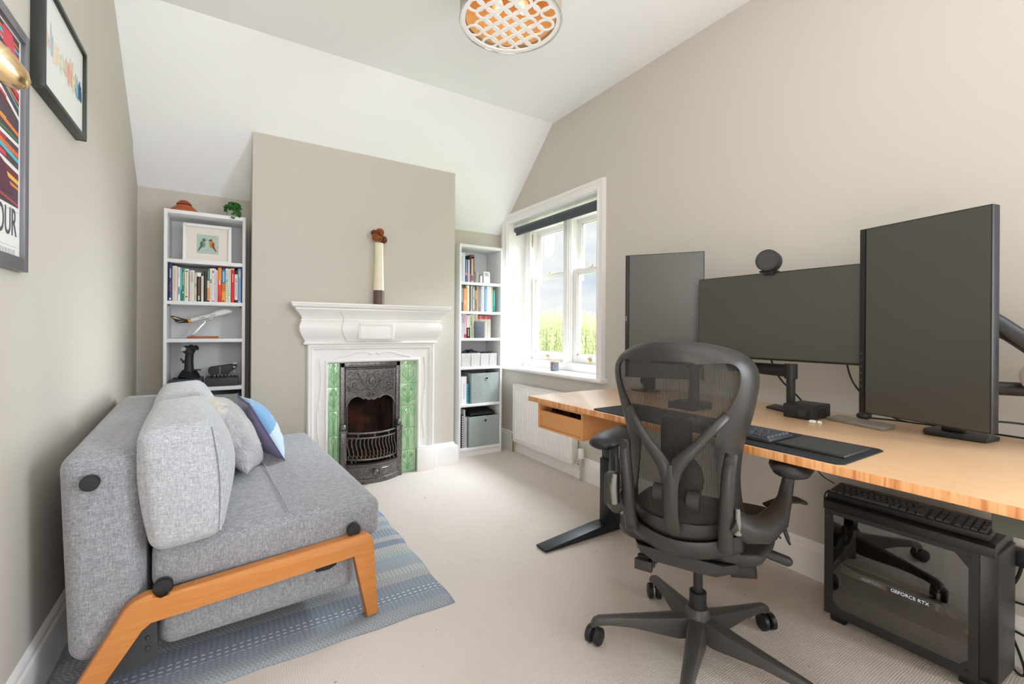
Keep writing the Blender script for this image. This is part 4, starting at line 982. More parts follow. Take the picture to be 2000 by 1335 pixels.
# ------------------------------------------------------------------ pictures and wall lamp on the left wall
def poster():
    y0, y1, z0, z1 = 1.235, 1.690, 1.186, 1.800; x = XL
    t = thing('framed_poster', 'large grey framed poster of coloured racing stripes with bold lettering, far left', 'poster', (x, (y0+y1)/2, z0))
    fr = mat('pewter_frame', '#77777d', .35, metal=.5); b = .026; d = .018
    g = G(); g.box(x, x+d, y0, y0+b, z0, z1, .001); g.box(x, x+d, y1-b, y1, z0, z1, .001); g.box(x, x+d, y0+b, y1-b, z0, z0+b*1.3, .001); g.box(x, x+d, y0+b, y1-b, z1-b, z1, .001); g.ob('frame', fr, t)
    sh = G(); sh.box(x, x+.008, y0+b-.001, y1-b+.001, z0+b, z1-b+.001); so = sh.ob('sheet', mat('poster_paper', '#ebe9e6', .5), t)
    # artwork: dark ground with coloured diagonal bands, generic
    a0, a1, c0, c1 = y0+b, y1-b-.012, 1.345, z1-b-.006; X = x+.0085
    g = G(); g.box(X-.0006, X, a0, a1, c0, c1); g.ob('artwork_ground', mat('art_ground', '#4e3b45', .5), so)
    cols = ['#c23a4b', '#e9e6e0', '#3d8f57', '#e6843c', '#f0b24a', '#7a2233', '#e9e6e0', '#d9455a', '#58b3c4', '#e06a2c']
    rnd = random.Random(3); parts = {}
    W_ = a1-a0
    def quad(k, pts, col): parts.setdefault(col, []).append((k, pts))
    for i in range(30):
        zc = c0+.004+(c1-c0)*i/31*1.0; th = rnd.uniform(.003, .012); sl = rnd.uniform(-.14, -.05) if zc < 1.55 else rnd.uniform(-.35, -.15); l0 = a0 if rnd.random() < .5 else a0+W_*rnd.uniform(.3, .6); l1 = a1 if rnd.random() < .75 else a0+W_*.8
        def zz(y): return zc+(-sl)*(a1-y)
        za, zb2 = min(max(zz(l0), c0), c1-th), min(max(zz(l1), c0), c1-th)
        quad(i, [(l0, za), (l1, zb2), (l1, min(zb2+th, c1)), (l0, min(za+th, c1))], cols[i % 10])
    quad(31, [(a1-.02, 1.62), (a1-.012, 1.70), (a1-.045, 1.765), (a1-.10, 1.765), (a1-.10, 1.72), (a1-.055, 1.72), (a1-.045, 1.66)], '#cf4053')
    quad(32, [(a0, 1.37), (a0+.36, 1.37), (a0+.30, 1.44), (a0, 1.52)], '#5a2940')
    for c, qs in parts.items():
        g = G()
        for k, pts in qs: g.prism([(X+.00002*k, y, z) for y, z in pts], (.00005, 0, 0))
        g.ob('colour_band', mat('art_'+c.strip('#'), c, .5), so, 0)
    dk = mat('poster_ink', '#4f5058', .6)
    M = axes((X+.0002, a1-.010, 1.300), (0, 1, 0), (0, 0, 1))
    # wall is seen from +X, text runs towards +Y
    text_mesh('OUR', .098, M, 'lettering', dk, so, sx=.58, align='RIGHT')
    g = G(); g.box(X, X+.0003, a0, a1-.002, 1.332, 1.3335); g.box(X, X+.0003, a0, a1-.01, 1.243, 1.244)
    for i in range(9): g.box(X, X+.0003, a1-.03-i*.016, a1-.02-i*.016, 1.222, 1.236)
    g.ob('fine_print', mat('poster_grey', '#c4c3c1', .6), so)
poster()
def skyline():
    y0, y1, z0, z1, x, d = 1.757, 2.203, 1.711, 2.026, XL, .030
    t = thing('framed_print', 'black framed watercolour city skyline print on the left wall', 'picture', (x, (y0+y1)/2, z0))
    fr = mat('black_frame', '#2c2e2b', .4); b = .014
    g = G(); g.box(x, x+d, y0, y0+b, z0, z1, .001); g.box(x, x+d, y1-b, y1, z0, z1, .001); g.box(x, x+d, y0+b, y1-b, z0, z0+b, .001); g.box(x, x+d, y0+b, y1-b, z1-b, z1, .001); g.ob('frame', fr, t)
    so = G().box(x, x+.020, y0+b-.001, y1-b+.001, z0+b-.001, z1-b+.001).ob('sheet', mat('print_paper', '#e7e6e4', .5), t)
    X = x+.0202; rnd = random.Random(8); cols = ['#ecd0c2', '#a9c2cc', '#efd6bd', '#d9dcc0', '#c3cfb4', '#e9b5a4', '#e9a394', '#d8d8b6', '#86abc2', '#1f5a80']
    n = 64; gs = {}
    for i in range(n):
        u = i/n; ya = y0+.03+(y1-y0-.06)*u; w = (y1-y0-.06)/n*1.3; mid = z0+.155
        h = rnd.uniform(.008, .045)+(.035 if .62 < u < .72 and rnd.random() < .5 else 0)+(.03 if .12 < u < .16 else 0); lo = rnd.uniform(.004, .04)
        c = cols[min(9, int(u*10+rnd.uniform(-.6, .6)))] if u > .05 else cols[0]
        gs.setdefault(c, []).append((ya, ya+w, mid-lo, mid+h, i))
    for c, L_ in gs.items():
        g = G()
        for (a, b_, lo, hi, i) in L_:
            m_ = (a+b_)/2; g.prism([(X+i*1e-5, a, lo+.006), (X+i*1e-5, m_, lo), (X+i*1e-5, b_, lo+.008), (X+i*1e-5, b_, hi-.01), (X+i*1e-5, m_, hi), (X+i*1e-5, a, hi-.012)], (2e-4, 0, 0))
        g.ob('watercolour_wash', mat('wash_'+c.strip('#'), c, .7), so, 0)
skyline()
t = thing('wall_light', 'polished brass wall light arm in front of the grey framed poster', 'wall light', (XL, 1.02, 1.60))
P0, P1 = Vector((-.395, 1.075, 1.560)), Vector((-.300, 1.130, 1.462)); d_ = (P1-P0).normalized()
g = G(); g.tube([P0-d_*.03, P0, P0+d_*.035, P0+d_*.10, P0+d_*.128, P0+d_*.142, P0+d_*.147], [.010, .023, .027, .026, .022, .013, .002], 28); g.tube([P0+d_*.09, P0+d_*.095], [.0275, .0275], 28); g.ob('lamp_holder', BRASS, t, 60)
g = G(); g.tube([P0-d_*.03, P0-d_*.06+Vector((-.01, 0, .01)), (-.45, 1.03, 1.60), (XL, 1.02, 1.60)], .007, 12); g.ob('arm', BRASS, t, 60)
g = G(); g.lathe([(.04, 0), (.04, .008), (.02, .014), (.001, .015)], 24, (0, 0, 0), 'x')
for v in g.bm.verts: v.co += Vector((XL, 1.02, 1.60))
g.ob('wall_plate', BRASS, t)

# ------------------------------------------------------------------ rug
def m_rug():
    m = mat('woven_rug', '#9aa7b5', .95, spec=.1); t = NT(m); v = t.xyz(); s = t.sep(v); x, y = s[0], s[1]
    f = t.mth('DIVIDE', t.mth('SUBTRACT', y, 1.57), 1.06)
    # bands from the near edge; base colour and pattern colour
    B = [(0, '#8e97a3', '#a9aba9', 1), (.055, '#8d95a1', '#a3abb3', 2), (.105, '#8791a3', '#e2ddcf', 3), (.15, '#8c94a0', '#a6adb5', 2), (.215, '#c9bfb4', '#8f9aa9', 1), (.265, '#aab2b4', '#d8dacb', 2),
         (.315, '#b1b0ad', '#9ca5ad', 1), (.365, '#a3adb7', '#a9b1b8', 0), (.42, '#a9b5b0', '#c6cdc0', 2), (.46, '#d9cfbf', '#98a4b3', 1), (.52, '#8c95a2', '#949ca7', 0), (.575, '#d5cbbd', '#9aa6b2', 1), (.625, '#8d96a3', '#c0c6cb', 2), (.70, '#cfc7ba', '#8f9cab', 1),
         (.75, '#9aa7b4', '#a8b2bb', 0), (.80, '#d0c8ba', '#909dac', 1), (.86, '#7f93ae', '#b0bac3', 2), (.93, '#8e97a3', '#a9aba9', 1)]
    base = t.ramp(f, [(b[0], b[1]) for b in B], True); patc = t.ramp(f, [(b[0], b[2]) for b in B], True)
    typ = t.ramp(f, [(b[0], (b[3]/4, b[3]/4, b[3]/4, 1)) for b in B], True)
    tv = t.mth('MULTIPLY', typ, 4)
    # chevrons: rows zig-zag in y
    zig = t.mth('ABSOLUTE', t.mth('SUBTRACT', t.mth('FRACT', t.mth('MULTIPLY', y, 38)), .5))
    chev = t.mth('GREATER_THAN', t.mth('FRACT', t.mth('ADD', t.mth('MULTIPLY', x, 75), t.mth('MULTIPLY', zig, 2.0))), .52)
    dx = t.mth('GREATER_THAN', t.mth('SINE', t.mth('MULTIPLY', x, 380)), .1); dy = t.mth('GREATER_THAN', t.mth('SINE', t.mth('MULTIPLY', y, 480)), .1)
    dots = t.mth('MULTIPLY', dx, dy)
    dx3 = t.mth('GREATER_THAN', t.mth('SINE', t.mth('MULTIPLY', x, 300)), -.1); dy3 = t.mth('GREATER_THAN', t.mth('SINE', t.mth('MULTIPLY', y, 300)), .55)
    dash = t.mth('MULTIPLY', dx3, dy3)
    def eq(k): return t.mth('COMPARE', tv, k, .3)
    pat = t.mth('ADD', t.mth('MULTIPLY', eq(1), chev), t.mth('ADD', t.mth('MULTIPLY', eq(2), dots), t.mth('MULTIPLY', eq(3), dash)))
    n = t.noise(v, 300, 3, .7); c = t.mix(pat, base, patc); c = t.mix(t.mth('MULTIPLY', n, .35), c, '#6f7680')
    t.base(c); t.bump(t.mth('ADD', t.mth('MULTIPLY', pat, .4), n), .6, .003); return m
g = G(); nx, ny = 40, 34
def rugp(u, v):
    x = XL+.022+(.743-XL-.022)*u; y = 1.572+1.03*v; e = (abs(u-.0) < .001 or u > .999 or v < .001 or v > .999)
    return (x+(.004*math.sin(v*23) if u > .99 else 0), y+(.003*math.sin(u*31) if v < .01 else 0), .0015 if e else .009+.001*math.sin(u*40)*math.sin(v*30))
g.grid(rugp, nx, ny); tag(g.ob('rug', m_rug(), None, 60, solid=.003), 'grey-blue woven rug with chevron and dot bands under the sofa', 'rug')
o = bpy.data.objects['rug']; o.modifiers['solid'].offset = 0
rnd = random.Random(2)

# ------------------------------------------------------------------ sofa
SA = math.radians(3.2)
def sofa():
    root = thing('sofa', 'grey melange sofa bed with orange oak leg frame along the left wall', 'sofa', (.448, 1.672, .01), SA)
    # local: x = W (seat front +), y = L (away from camera), z up
    def soft(g, x0, x1, y0, y1, z0, z1, r, puff=.008, nm='x', m=SOFA, parent=root, seams=()):
        # rounded superellipsoid-like block through a lofted grid cube
        N = 12
        def P(axis, sgn, a, b):
            p = [0, 0, 0]; p[axis] = sgn; o = [i for i in range(3) if i != axis]; p[o[0]] = a; p[o[1]] = b; return p
        c = ((x0+x1)/2, (y0+y1)/2, (z0+z1)/2); h = ((x1-x0)/2, (y1-y0)/2, (z1-z0)/2)
        def mp(p):
            q = [max(-1, min(1, p[i]))*h[i] for i in range(3)]
            inner = [max(-(h[i]-r), min(h[i]-r, q[i])) for i in range(3)]
            d = Vector([q[i]-inner[i] for i in range(3)])
            if d.length > 1e-9: d = d.normalized()*r
            out = [inner[i]+d[i] for i in range(3)]
            for i in range(3):
                o = [k for k in range(3) if k != i]
                if abs(p[i]) > .999: out[i] += math.copysign(puff*(1-(p[o[0]])**2)*(1-(p[o[1]])**2), p[i])
            return (c[0]+out[0], c[1]+out[1], c[2]+out[2])
        def sp(t, hh):  # parameter concentrated at the rounded edges
            return t
        vals = {}
        for i in range(3):
            e = min(.45, r/h[i]); k = 5
            L_ = [-1+e*j/k for j in range(k)]+[-1+e+(2-2*e)*j/N for j in range(N+1)]+[1-e+e*j/k for j in range(1, k+1)]
            vals[i] = L_
        for ax in range(3):
            o = [k for k in range(3) if k != ax]
            for sg in (-1, 1):
                A, B_ = vals[o[0]], vals[o[1]]
                R_ = [[g.v(mp(P(ax, sg, a, b))) for a in A] for b in B_]
                for j in range(len(B_)-1):
                    for i in range(len(A)-1): g.f([R_[j][i], R_[j][i+1], R_[j+1][i+1], R_[j+1][i]])
        bmesh.ops.remove_doubles(g.bm, verts=g.bm.verts, dist=1e-5)
        return g
    Lg = 1.33
    # backrest block, slightly leaning to the wall
    g = soft(G(), -.805, -.640, .015, Lg, .115, .690, .045, .004)
    for v in g.bm.verts:
        v.co.x += -.022*(v.co.z-.12)/.57*(1 if v.co.x < -.72 else .3)
    g.ob('backrest', SOFA, root, 180, local=True)
    g = soft(G(), -.628, .045, .015, Lg, .262, .405, .035, .003)
    for v in g.bm.verts: # tuft line across the seat top
        if v.co.z > .38: v.co.z -= .012*math.exp(-((v.co.x+.245)/.02)**2) 
    g.ob('seat', SOFA, root, 180, local=True)
    g = soft(G(), -.612, -.045, .022, Lg-.01, .088, .248, .04, .004)
    g.ob('folded_base', SOFA, root, 180, local=True)
    g = G(); g.tube([(-.262, .04+(Lg-.08)*i/24, .4085-.004*math.exp(-((i-8)/1.6)**2)) for i in range(25)], .0022, 6); g.ob('seat_seam', SOFA, root, 60, local=True)
    # wood end frames
    for (y, nm) in ((-.012, 1), (Lg+.012, 2)):
        poly = [(-.832, .0), (-.770, .0), (-.650, .196), (-.628, .212), (-.061, .238), (-.022, .0), (.022, .0), (.004, .262), (-.004, .288), (-.022, .301), (-.048, .302), (-.585, .277), (-.592, .266), (-.605, .262), (-.615, .268), (-.622, .284), (-.636, .286), (-.662, .278), (-.684, .262)]
        g = G(); g.prism([(a, y-.020, b) for a, b in poly], (0, .040, 0), .006, 3); g.ob('leg_frame', OAK, root, 40, local=True)
    # round black buttons
    for y, s in ((.015, -1), (Lg, 1)):
        for (x, z, r) in ((-.757, .617, .021), (-.600, .290, .024), (-.062, .318, .023)):
            g = G(); yy = y+s*.004; g.lathe([(r*.8, 0), (r, .006), (r, .022), (r*.93, .026), (r*.9, .024), (r*.2, .0245)], 28, (0, 0, 0), 'y')
            for v in g.bm.verts: v.co = Vector((x+v.co.x, yy+s*(v.co.y+.004), z+v.co.z))
            g.ob('bumper_disc', BLACKP, root, 40, local=True)
    g = G(); g.prism([(-.655, .012, .212), (-.615, .012, .212), (-.612, .012, .082), (-.625, .012, .072), (-.80, .012, .050), (-.79, .012, .06)], (0, .006, 0)); 
    for z in (.115, .145): g.lathe([(.006, 0), (.005, .004), (.001, .005)], 10, (0, 0, 0), 'y') if 0 else g.ell((-.635, .010, z), (.006, .004, .006), 10, 6)
    g.ob('side_plate', mat('charcoal_steel', '#3a3b3e', .5), root, local=True)
    g = G(); g.prism([(-.20, .010, .225), (-.11, .010, .228), (-.115, .010, .200), (-.14, .010, .190), (-.18, .010, .192)], (0, .014, 0), .003); g.ell((-.145, .006, .212), (.008, .004, .008), 10, 6); g.ob('hinge_bracket', BLACKP, root, local=True)
    g = G()
    for y in (.2, Lg-.2): g.box(-.6, -.06, y, y+.04, .240, .270)
    g.ob('mechanism', BLACKM, root, local=True)
    return soft
soft = sofa()
SM = Matrix.Translation((.448, 1.672, .01)) @ Matrix.Rotation(SA, 4, 'Z')
def cushion(name, label, M, w, h, th, m, pinch=.55, group=None, n=22, bulge=2.2, seam=None):
    """pillow lying in its local XZ plane, thickness along local Y"""
    g = G(M)
    def top(u, v, s):
        x = (u*2-1); z = (v*2-1)
        e = (1-abs(x)**bulge)*(1-abs(z)**bulge); e = max(e, 0)**pinch
        cx = 1-.06*(1-abs(z)**2)*(abs(x)**3); cz = 1-.06*(1-abs(x)**2)*(abs(z)**3)
        wr = .004*math.sin(x*9+z*5)*math.cos(z*7)*e
        return (x*w/2*cx, s*(th/2*e+wr), z*h/2*cz)
    for s in (-1, 1): g.grid(lambda u, v: top(u, v, s), n, n)
    bmesh.ops.remove_doubles(g.bm, verts=g.bm.verts, dist=1e-4)
    return g
# two big grey back cushions: rounded blocks
def backcushion(y0, y1, label, tilt=.0, dz=0):
    t = thing('back_cushion', label, 'cushion', tuple(SM @ Vector((-.53, (y0+y1)/2, .41))), SA, 'large grey back cushions')
    M = Matrix.Translation((-.545, 0, .403)) @ Matrix.Rotation(tilt, 4, 'Y') @ Matrix.Translation((.545, 0, -.403))
    g = G(); soft(g, -.632, -.452, y0, y1, .403+dz, .757+dz, .036, .014)
    yc = (y0+y1)/2
    for v in g.bm.verts:
        # bulge at mid height, taper at the foot, soft front
        k = (v.co.z-.403)/.35
        s = 1.0+.12*math.sin(max(0, min(1, k))*PI)-.06*(1-k)
        v.co.x = -.545+(v.co.x+.545)*s+(.034*math.sin(max(0, min(1, k))*PI)*math.sin(max(0, min(1, (v.co.y-y0)/(y1-y0)))*PI)**.5 if v.co.x > -.545 else 0)
        v.co.y = yc+(v.co.y-yc)*(1-.05*(1-abs(k-.5)*2) * 0+.0)
        v.co = M @ v.co
    bmesh.ops.transform(g.bm, matrix=SM, verts=g.bm.verts)
    g.ob('cover', SOFAL, t, 180)
    g = G(SM); pts = []
    for i in range(20):
        k = i/19; pts.append(M @ Vector((-.545+.088*(1+.12*math.sin(k*PI)-.06*(1-k)), y0+.004-.006*math.sin(k*PI), .425+.31*k+dz)))
    g.tube(pts, .0032, 6); g.ob('piping', SOFAL, t)
backcushion(-.045, .585, 'large grey back cushion at the near end of the sofa', -.08)
backcushion(.63, 1.21, 'large grey back cushion at the far end of the sofa, behind the satin pillow', -.08, .002)
def m_satin():
    m = mat('silver_satin', '#bdb9b8', .38, spec=.6, sheen=.5); t = NT(m); t.base(t.ramp(t.noise(t.xyz(), 7, 2), [(.3, '#8f8d93'), (.55, '#adaaad'), (.7, '#c2b9a8')]))
    t.bump(t.noise(t.xyz((1, 1, 1)), 22, 3, .6), .8, .03); return m
t = thing('satin_pillow', 'silver grey satin scatter pillow leaning against the far back cushion', 'pillow', tuple(SM @ Vector((-.36, .68, .41))), SA, None)
M = SM @ Matrix.Translation((-.345, .70, .572)) @ Matrix.Rotation(math.radians(40), 4, 'Z') @ Matrix.Rotation(math.radians(-33), 4, 'X') @ Matrix.Rotation(PI/2*0, 4, 'Z')
M = SM @ axes((-.385, .66, .578), (.16, .98, .02), (-.48, .12, .87)) @ Matrix.Rotation(-PI/2, 4, 'X') @ Matrix.Rotation(math.radians(12), 4, 'Y')
g = cushion('pillow', '', M, .37, .37, .14, None); g.ob('cover', m_satin(), t, 180)
g = G(M)
for i in range(5): g.ell((-.12+.06*i, -.050-.012*math.sin(i*PI/4), .10-.05*i), (.004, .003, .004), 8, 5)
g.ob('sequin', CHROME, t)
t = thing('patchwork_pillow', 'blue patchwork scatter pillow with a purple edge on the sofa seat', 'pillow', tuple(SM @ Vector((-.25, .98, .41))), SA, None)
M = SM @ axes((-.258, .875, .550), (-.06, 1.0, .0), (-.46, .06, .88)) @ Matrix.Rotation(-PI/2, 4, 'X')
g = cushion('pillow', '', M, .33, .31, .135, None, n=60)
cols = ['#736c8c', '#6d9cc6', '#bdd4e4', '#a7a9b8']
Mi = M.inverted()
for f in g.bm.faces:
    c = Mi @ f.calc_center_median()
    if c.y > .002: f.material_index = 0
    elif c.x > .07: f.material_index = 3
    elif c.z > .025+c.x*.25: f.material_index = 1
    else: f.material_index = 2
g.ob('cover', [mat('patch_'+c.strip('#'), c, .8, sheen=.3) for c in cols], t, 180)
g = G(M); w, h = .165, .155
P = []
for (a0, b0, a1, b1) in ((-1, -1, 1, -1), (1, -1, 1, 1), (1, 1, -1, 1), (-1, 1, -1, -1)):
    for i in range(12):
        k = i/12; x, z = a0+(a1-a0)*k, b0+(b1-b0)*k; P.append((x*w*(1-.06*(1-abs(z)**2)*abs(x)**3), 0, z*h*(1-.06*(1-abs(x)**2)*abs(z)**3)))
g.tube(P, .0035, 6, closed=True); g.ob('piping', mat('purple_piping', '#635a82', .8), t)

# ------------------------------------------------------------------ desk
DX, DY0, DY1, DZ = 1.2135, -.06, 1.774, .7301
def desk():
    t = thing('standing_desk', 'long bamboo topped standing desk with black steel legs along the right wall', 'desk', (1.6, .86, 0))
    g = G(); g.box(DX, 2.015, DY0, DY1, DZ-.0225, DZ, .0015)
    for f in g.bm.faces:
        if abs(f.normal.z) < .5: f.material_index = 1
    g.bm.normal_update()
    for f in g.bm.faces: f.material_index = 0 if f.normal.z > .7 else 1
    g.ob('desk_top', [BAMBOO, BAMEDGE], t)
    for yc in (1.72, -.0):
        p = G(); p.box(1.655, 1.735, yc-.042, yc+.030, .04, .38, .004); p.box(1.662, 1.728, yc-.035, yc+.023, .38, .69, .003)
        p.ob('leg', BLACKM, t)
        f = G(); f.prism([(1.262, yc-.030, .004), (1.262, yc-.030, .014), (1.62, yc-.030, .046), (1.78, yc-.030, .046), (2.0, yc-.030, .018), (2.0, yc-.030, .004)], (0, .078, 0), .004); f.ob('foot', BLACKM, t)
        G().box(1.30, 1.93, yc-.035, yc+.025, .680, DZ-.023, .003).ob('cross_arm', BLACKM, t)
    g = G()
    for x in (1.60, 1.76): g.box(x, x+.035, .0, 1.70, .655, .705, .003)
    g.ob('frame_rail', BLACKM, t)
    g = G(); g.box(1.27, 1.50, -.05, .245, .655, DZ-.023, .004); g.ob('control_box', mat('grey_green_metal', '#4c4e47', .5), t)
    return t
desk()
def drawer():
    x0, x1, y0, y1, z0, z1 = 1.236, 1.60, 1.408, 1.722, .588, .7070; b = .012
    t = thing('desk_drawer_box', 'small bamboo drawer box hanging under the left end of the desk', 'drawer', ((x0+x1)/2, (y0+y1)/2, z0))
    g = G(); g.box(x0, x1, y0, y0+b, z0, z1, .001); g.box(x0, x1, y1-b, y1, z0, z1, .001); g.box(x0, x1, y0+b, y1-b, z1-b, z1, .001); g.box(x0, x1, y0+b, y1-b, z0, z0+b*.7, .001); g.box(x1-b, x1, y0+b, y1-b, z0, z1, .001)
    g.ob('case', BAMBOX, t)
    g = G(); g.box(x0+.004, x0+.014, y0+b+.001, y1-b-.001, z0+b*.7+.001, z1-b-.024, .001); g.box(x0+.014, x1-.02, y0+b+.001, y0+b+.007, z0+.01, z1-.045); g.box(x0+.014, x1-.02, y1-b-.007, y1-b-.001, z0+.01, z1-.045); g.box(x0+.014, x1-.02, y0+b+.004, y1-b-.004, z0+.01, z0+.014)
    g.ob('drawer', BAMBOX, t)
    g = G(); rnd = random.Random(4)
    for i in range(16):
        y = y0+.025+rnd.random()*.24; g.tube([(x0+.03+rnd.random()*.1, y, z1-.042+rnd.random()*.014), (x0+.06+rnd.random()*.1, y+.03, z1-.030+rnd.random()*.008), (x0+.1+rnd.random()*.1, y+.05, z1-.045)], .006, 7)
    tag(g.ob('cable_tangle', BLK), 'tangle of black cables inside the bamboo desk drawer', 'cable')
drawer()
# desk mat
def m_mat():
    m = mat('navy_mat', '#1f2430', .75, spec=.3); t = NT(m); n = t.noise(t.xyz(), 6, 5, .6)
    t.base(t.ramp(n, [(.50, '#272728'), (.58, '#27292f'), (.64, '#2d3444'), (.70, '#272728')])); return m
g = G(); g.prism([(1.222, .494, DZ), (1.236, .480, DZ), (1.462, .480, DZ), (1.476, .494, DZ), (1.476, 1.328, DZ), (1.462, 1.342, DZ), (1.236, 1.342, DZ), (1.222, 1.328, DZ)], (0, 0, .0035))
tag(g.ob('desk_mat', m_mat(), bev=.001), 'long navy patterned desk mat along the front of the desk', 'desk mat')
# keyboards
def keyboard(name, label, rows, M, keyw, m_case, m_key, case, group=None, gaps=()):
    t = thing(name, label, 'keyboard', tuple(M.translation)); Wd, Dp, H = case
    g = G(M); g.box(-.006, Wd+.006, -.006, Dp+.006, 0, H, .003); g.ob('case', m_case, t)
    ks = keyw
    for r in range(rows):
        g = G(M); x = 0.0; z = H
        rowk = []
        if r == 0 and rows >= 5: ws = [1.25, 1.25, 1.25, 6.25, 1.25, 1.25, 1.25, 1.25]
        elif r == 1: ws = [2.25]+[1]*10+[2.75]
        elif r == 2: ws = [1.75]+[1]*11+[2.25]
        elif r == 3: ws = [1.5]+[1]*12+[1.5]
        else: ws = [1]*13+[2]
        xs = 0
        for w in ws: rowk.append((xs, w)); xs += w
        if Wd > .36:
            for q in range(3): rowk.append((15.4+q, 1))
            for q in range(4): rowk.append((18.8+q, 1))
        for (xx, w) in rowk:
            a = xx*ks; b = (xx+w)*ks-.0025
            if b > Wd+.003: continue
            y0 = r*ks; g.loft([[(a, y0, z), (b, y0, z), (b, y0+ks-.0025, z), (a, y0+ks-.0025, z)], [(a+.002, y0+.0015, z+.006), (b-.002, y0+.0015, z+.006), (b-.002, y0+ks-.004, z+.006), (a+.002, y0+ks-.004, z+.006)]])
        g.ob('key_row', m_key, t, 0)
    return t
KEY = mat('key_black', '#3e3e3d', .5)
# on the mat: long axis along -Y
M = axes((1.276, .972, DZ+.0037), (0, -1, 0), (1, 0, 0))
keyboard('keyboard', 'compact dark grey keyboard on the desk mat behind the chair back', 6, M, .0195, mat('kb_case', '#34363a', .5), mat('key_slate', '#45474b', .6), (.292, .118, .012))
t = thing('trackpad', 'flat dark grey graphics tablet on the desk mat', 'tablet', (1.36, .58, DZ))
M = Matrix.Translation((1.358, .580, DZ+.0037)) @ Matrix.Rotation(0, 4, 'Z')
g = G(M); g.box(-.078, .078, -.082, .082, 0, .007, .002, 2); g.ob('body', mat('tablet_dark', '#34332f', .45), t)
g = G(M); g.box(-.070, .072, -.076, .076, .0068, .0074); g.ob('surface', mat('tablet_top', '#3b3a36', .55), t)
# monitors
SCR = mat('screen_off', '#3b3831', .38, spec=1.0)
BEZ = mat('bezel_black', '#151516', .4)
def monitor(name, label, p0, p1, z0, z1, th, chin, m_scr=SCR, group='computer screens on the desk'):
    """p0 = left end as seen from the room, p1 = right end"""
    P0, P1 = Vector((p0[0], p0[1], z0)), Vector((p1[0], p1[1], z0)); u = (P1-P0).normalized(); w = (P1-P0).length; h = z1-z0
    n = Vector((0, 0, 1)).cross(u)  # points to the back
    if n.x < 0: n = -n
    t = thing(name, label, 'monitor', ((p0[0]+p1[0])/2, (p0[1]+p1[1])/2, z0), group=group)
    M = Matrix(((u.x, n.x, 0, P0.x), (u.y, n.y, 0, P0.y), (0, 0, 1, z0), (0, 0, 0, 1)))
    g = G(M); g.box(0, w, .0, th, 0, h, .003); g.ob('housing', BEZ, t)
    g = G(M); g.box(w*.22, w*.78, th-.001, th+.024, h*.25, h*.75, .008); g.ob('rear_casing', BLACKP, t)
    if chin: g = G(M); g.box(.004+chin, w-.004, -.0012, .001, .004, h-.004); g.ob('screen', m_scr, t)
    else: g = G(M); g.box(.004, w-.004, -.0012, .001, .008, h-.004); g.ob('screen', m_scr, t)
    if chin:
        g = G(M); g.box(.001, chin, -.0022, .001, .001, h-.001, .0005); g.ob('chin_bezel', BEZ, t)
    return t, M, w, h, th
t, M, w, h, th = monitor('monitor', 'black portrait monitor at the far left of the desk', (1.692, 1.614), (1.899, 1.313), .811, 1.420, .030, .016)
g = G(M); g.box(.004, .008, -.0030, -.0020, h*.46, h*.50); g.ob('badge', mat('badge_grey', '#9a9a9a', .4), t)
t, M, w, h, th = monitor('monitor', 'black landscape monitor in the middle of the desk below the webcam', (1.803, 1.2745), (1.803, .651), .931, 1.276, .028, 0)
t, M, w, h, th = monitor('monitor', 'large black portrait monitor on the right, nearest the camera', (1.793, .6565), (1.709, .330), .776, 1.387, .032, .017)
g = G(M)
for i in range(6): g.box(.006, .010, -.0030, -.002, .085+i*.022, .091+i*.022)
g.ob('button', mat('badge_dim', '#4b4b4b', .4), t)
# monitor arms
def marm(label, base, bx, post, pr, elbow, end, basebox=None):
    t = thing('monitor_support', label, 'monitor arm', (base[0], base[1], DZ), group='monitor arms on the desk')
    if basebox: g = G(); g.box(*basebox, .006); g.ob('clamp_base', BLACKP, t)
    g = G(); g.cyl((base[0], base[1], DZ+.002), (base[0], base[1], post), pr, 20); g.ob('post', mat('arm_grey', '#2e2d2c', .4, metal=.3), t)
    g = G(); g.cyl((base[0], base[1], post-.035), (base[0], base[1], post+.022), pr*1.45, 20); g.ob('collar', BLACKP, t)
    g = G(); g.tube([(base[0], base[1], post-.006), elbow], [.018, .015], 12, flat=1.4); g.ob('lower_arm', BLACKP, t)
    g = G(); g.tube([elbow, end], [.015, .016], 12, flat=1.3); g.ell(elbow, (.022, .022, .026), 12, 8); g.ob('upper_arm', BLACKP, t)
    g = G(); g.ell(end, (.03, .03, .04), 12, 8); g.ob('vesa_head', BLACKP, t)
    return t
marm('black arm holding the middle screen, post rising beside the black box', (1.852, .902), 0, .897, .0155, (1.875, 1.16, .893), (1.862, 1.04, 1.04))
marm('black monitor arm of the left portrait screen, seen through the chair mesh', (1.62, 1.165), 0, .93, .020, (1.975, 1.255, .955), (1.865, 1.51, 1.05), (1.53, 1.66, 1.105, 1.225, DZ, DZ+.028))
t = thing('monitor_support', 'double bar black monitor arm reaching behind the right portrait screen', 'monitor arm', (1.95, .10, DZ), group='monitor arms on the desk')
g = G(); g.cyl((1.95, .10, DZ), (1.95, .10, 1.0), .018, 16); g.ob('post', MATS['arm_grey'], t)
g = G(); g.tube([(1.785, .385, 1.115), (1.815, .34, 1.073), (1.90, .275, .995), (1.945, .19, .965), (1.95, .10, .965)], [.013, .014, .016, .016, .016], 12, flat=1.6); g.ob('upper_arm', BLACKP, t)
g = G(); g.tube([(1.80, .44, .888), (1.95, .26, .884), (1.95, .10, .884)], [.013, .013, .014], 12, flat=1.5); g.ob('lower_arm', MATS['arm_grey'], t)
g = G(); g.ell((1.785, .42, 1.10), (.03, .03, .035), 12, 8); g.ob('vesa_head', BLACKP, t)
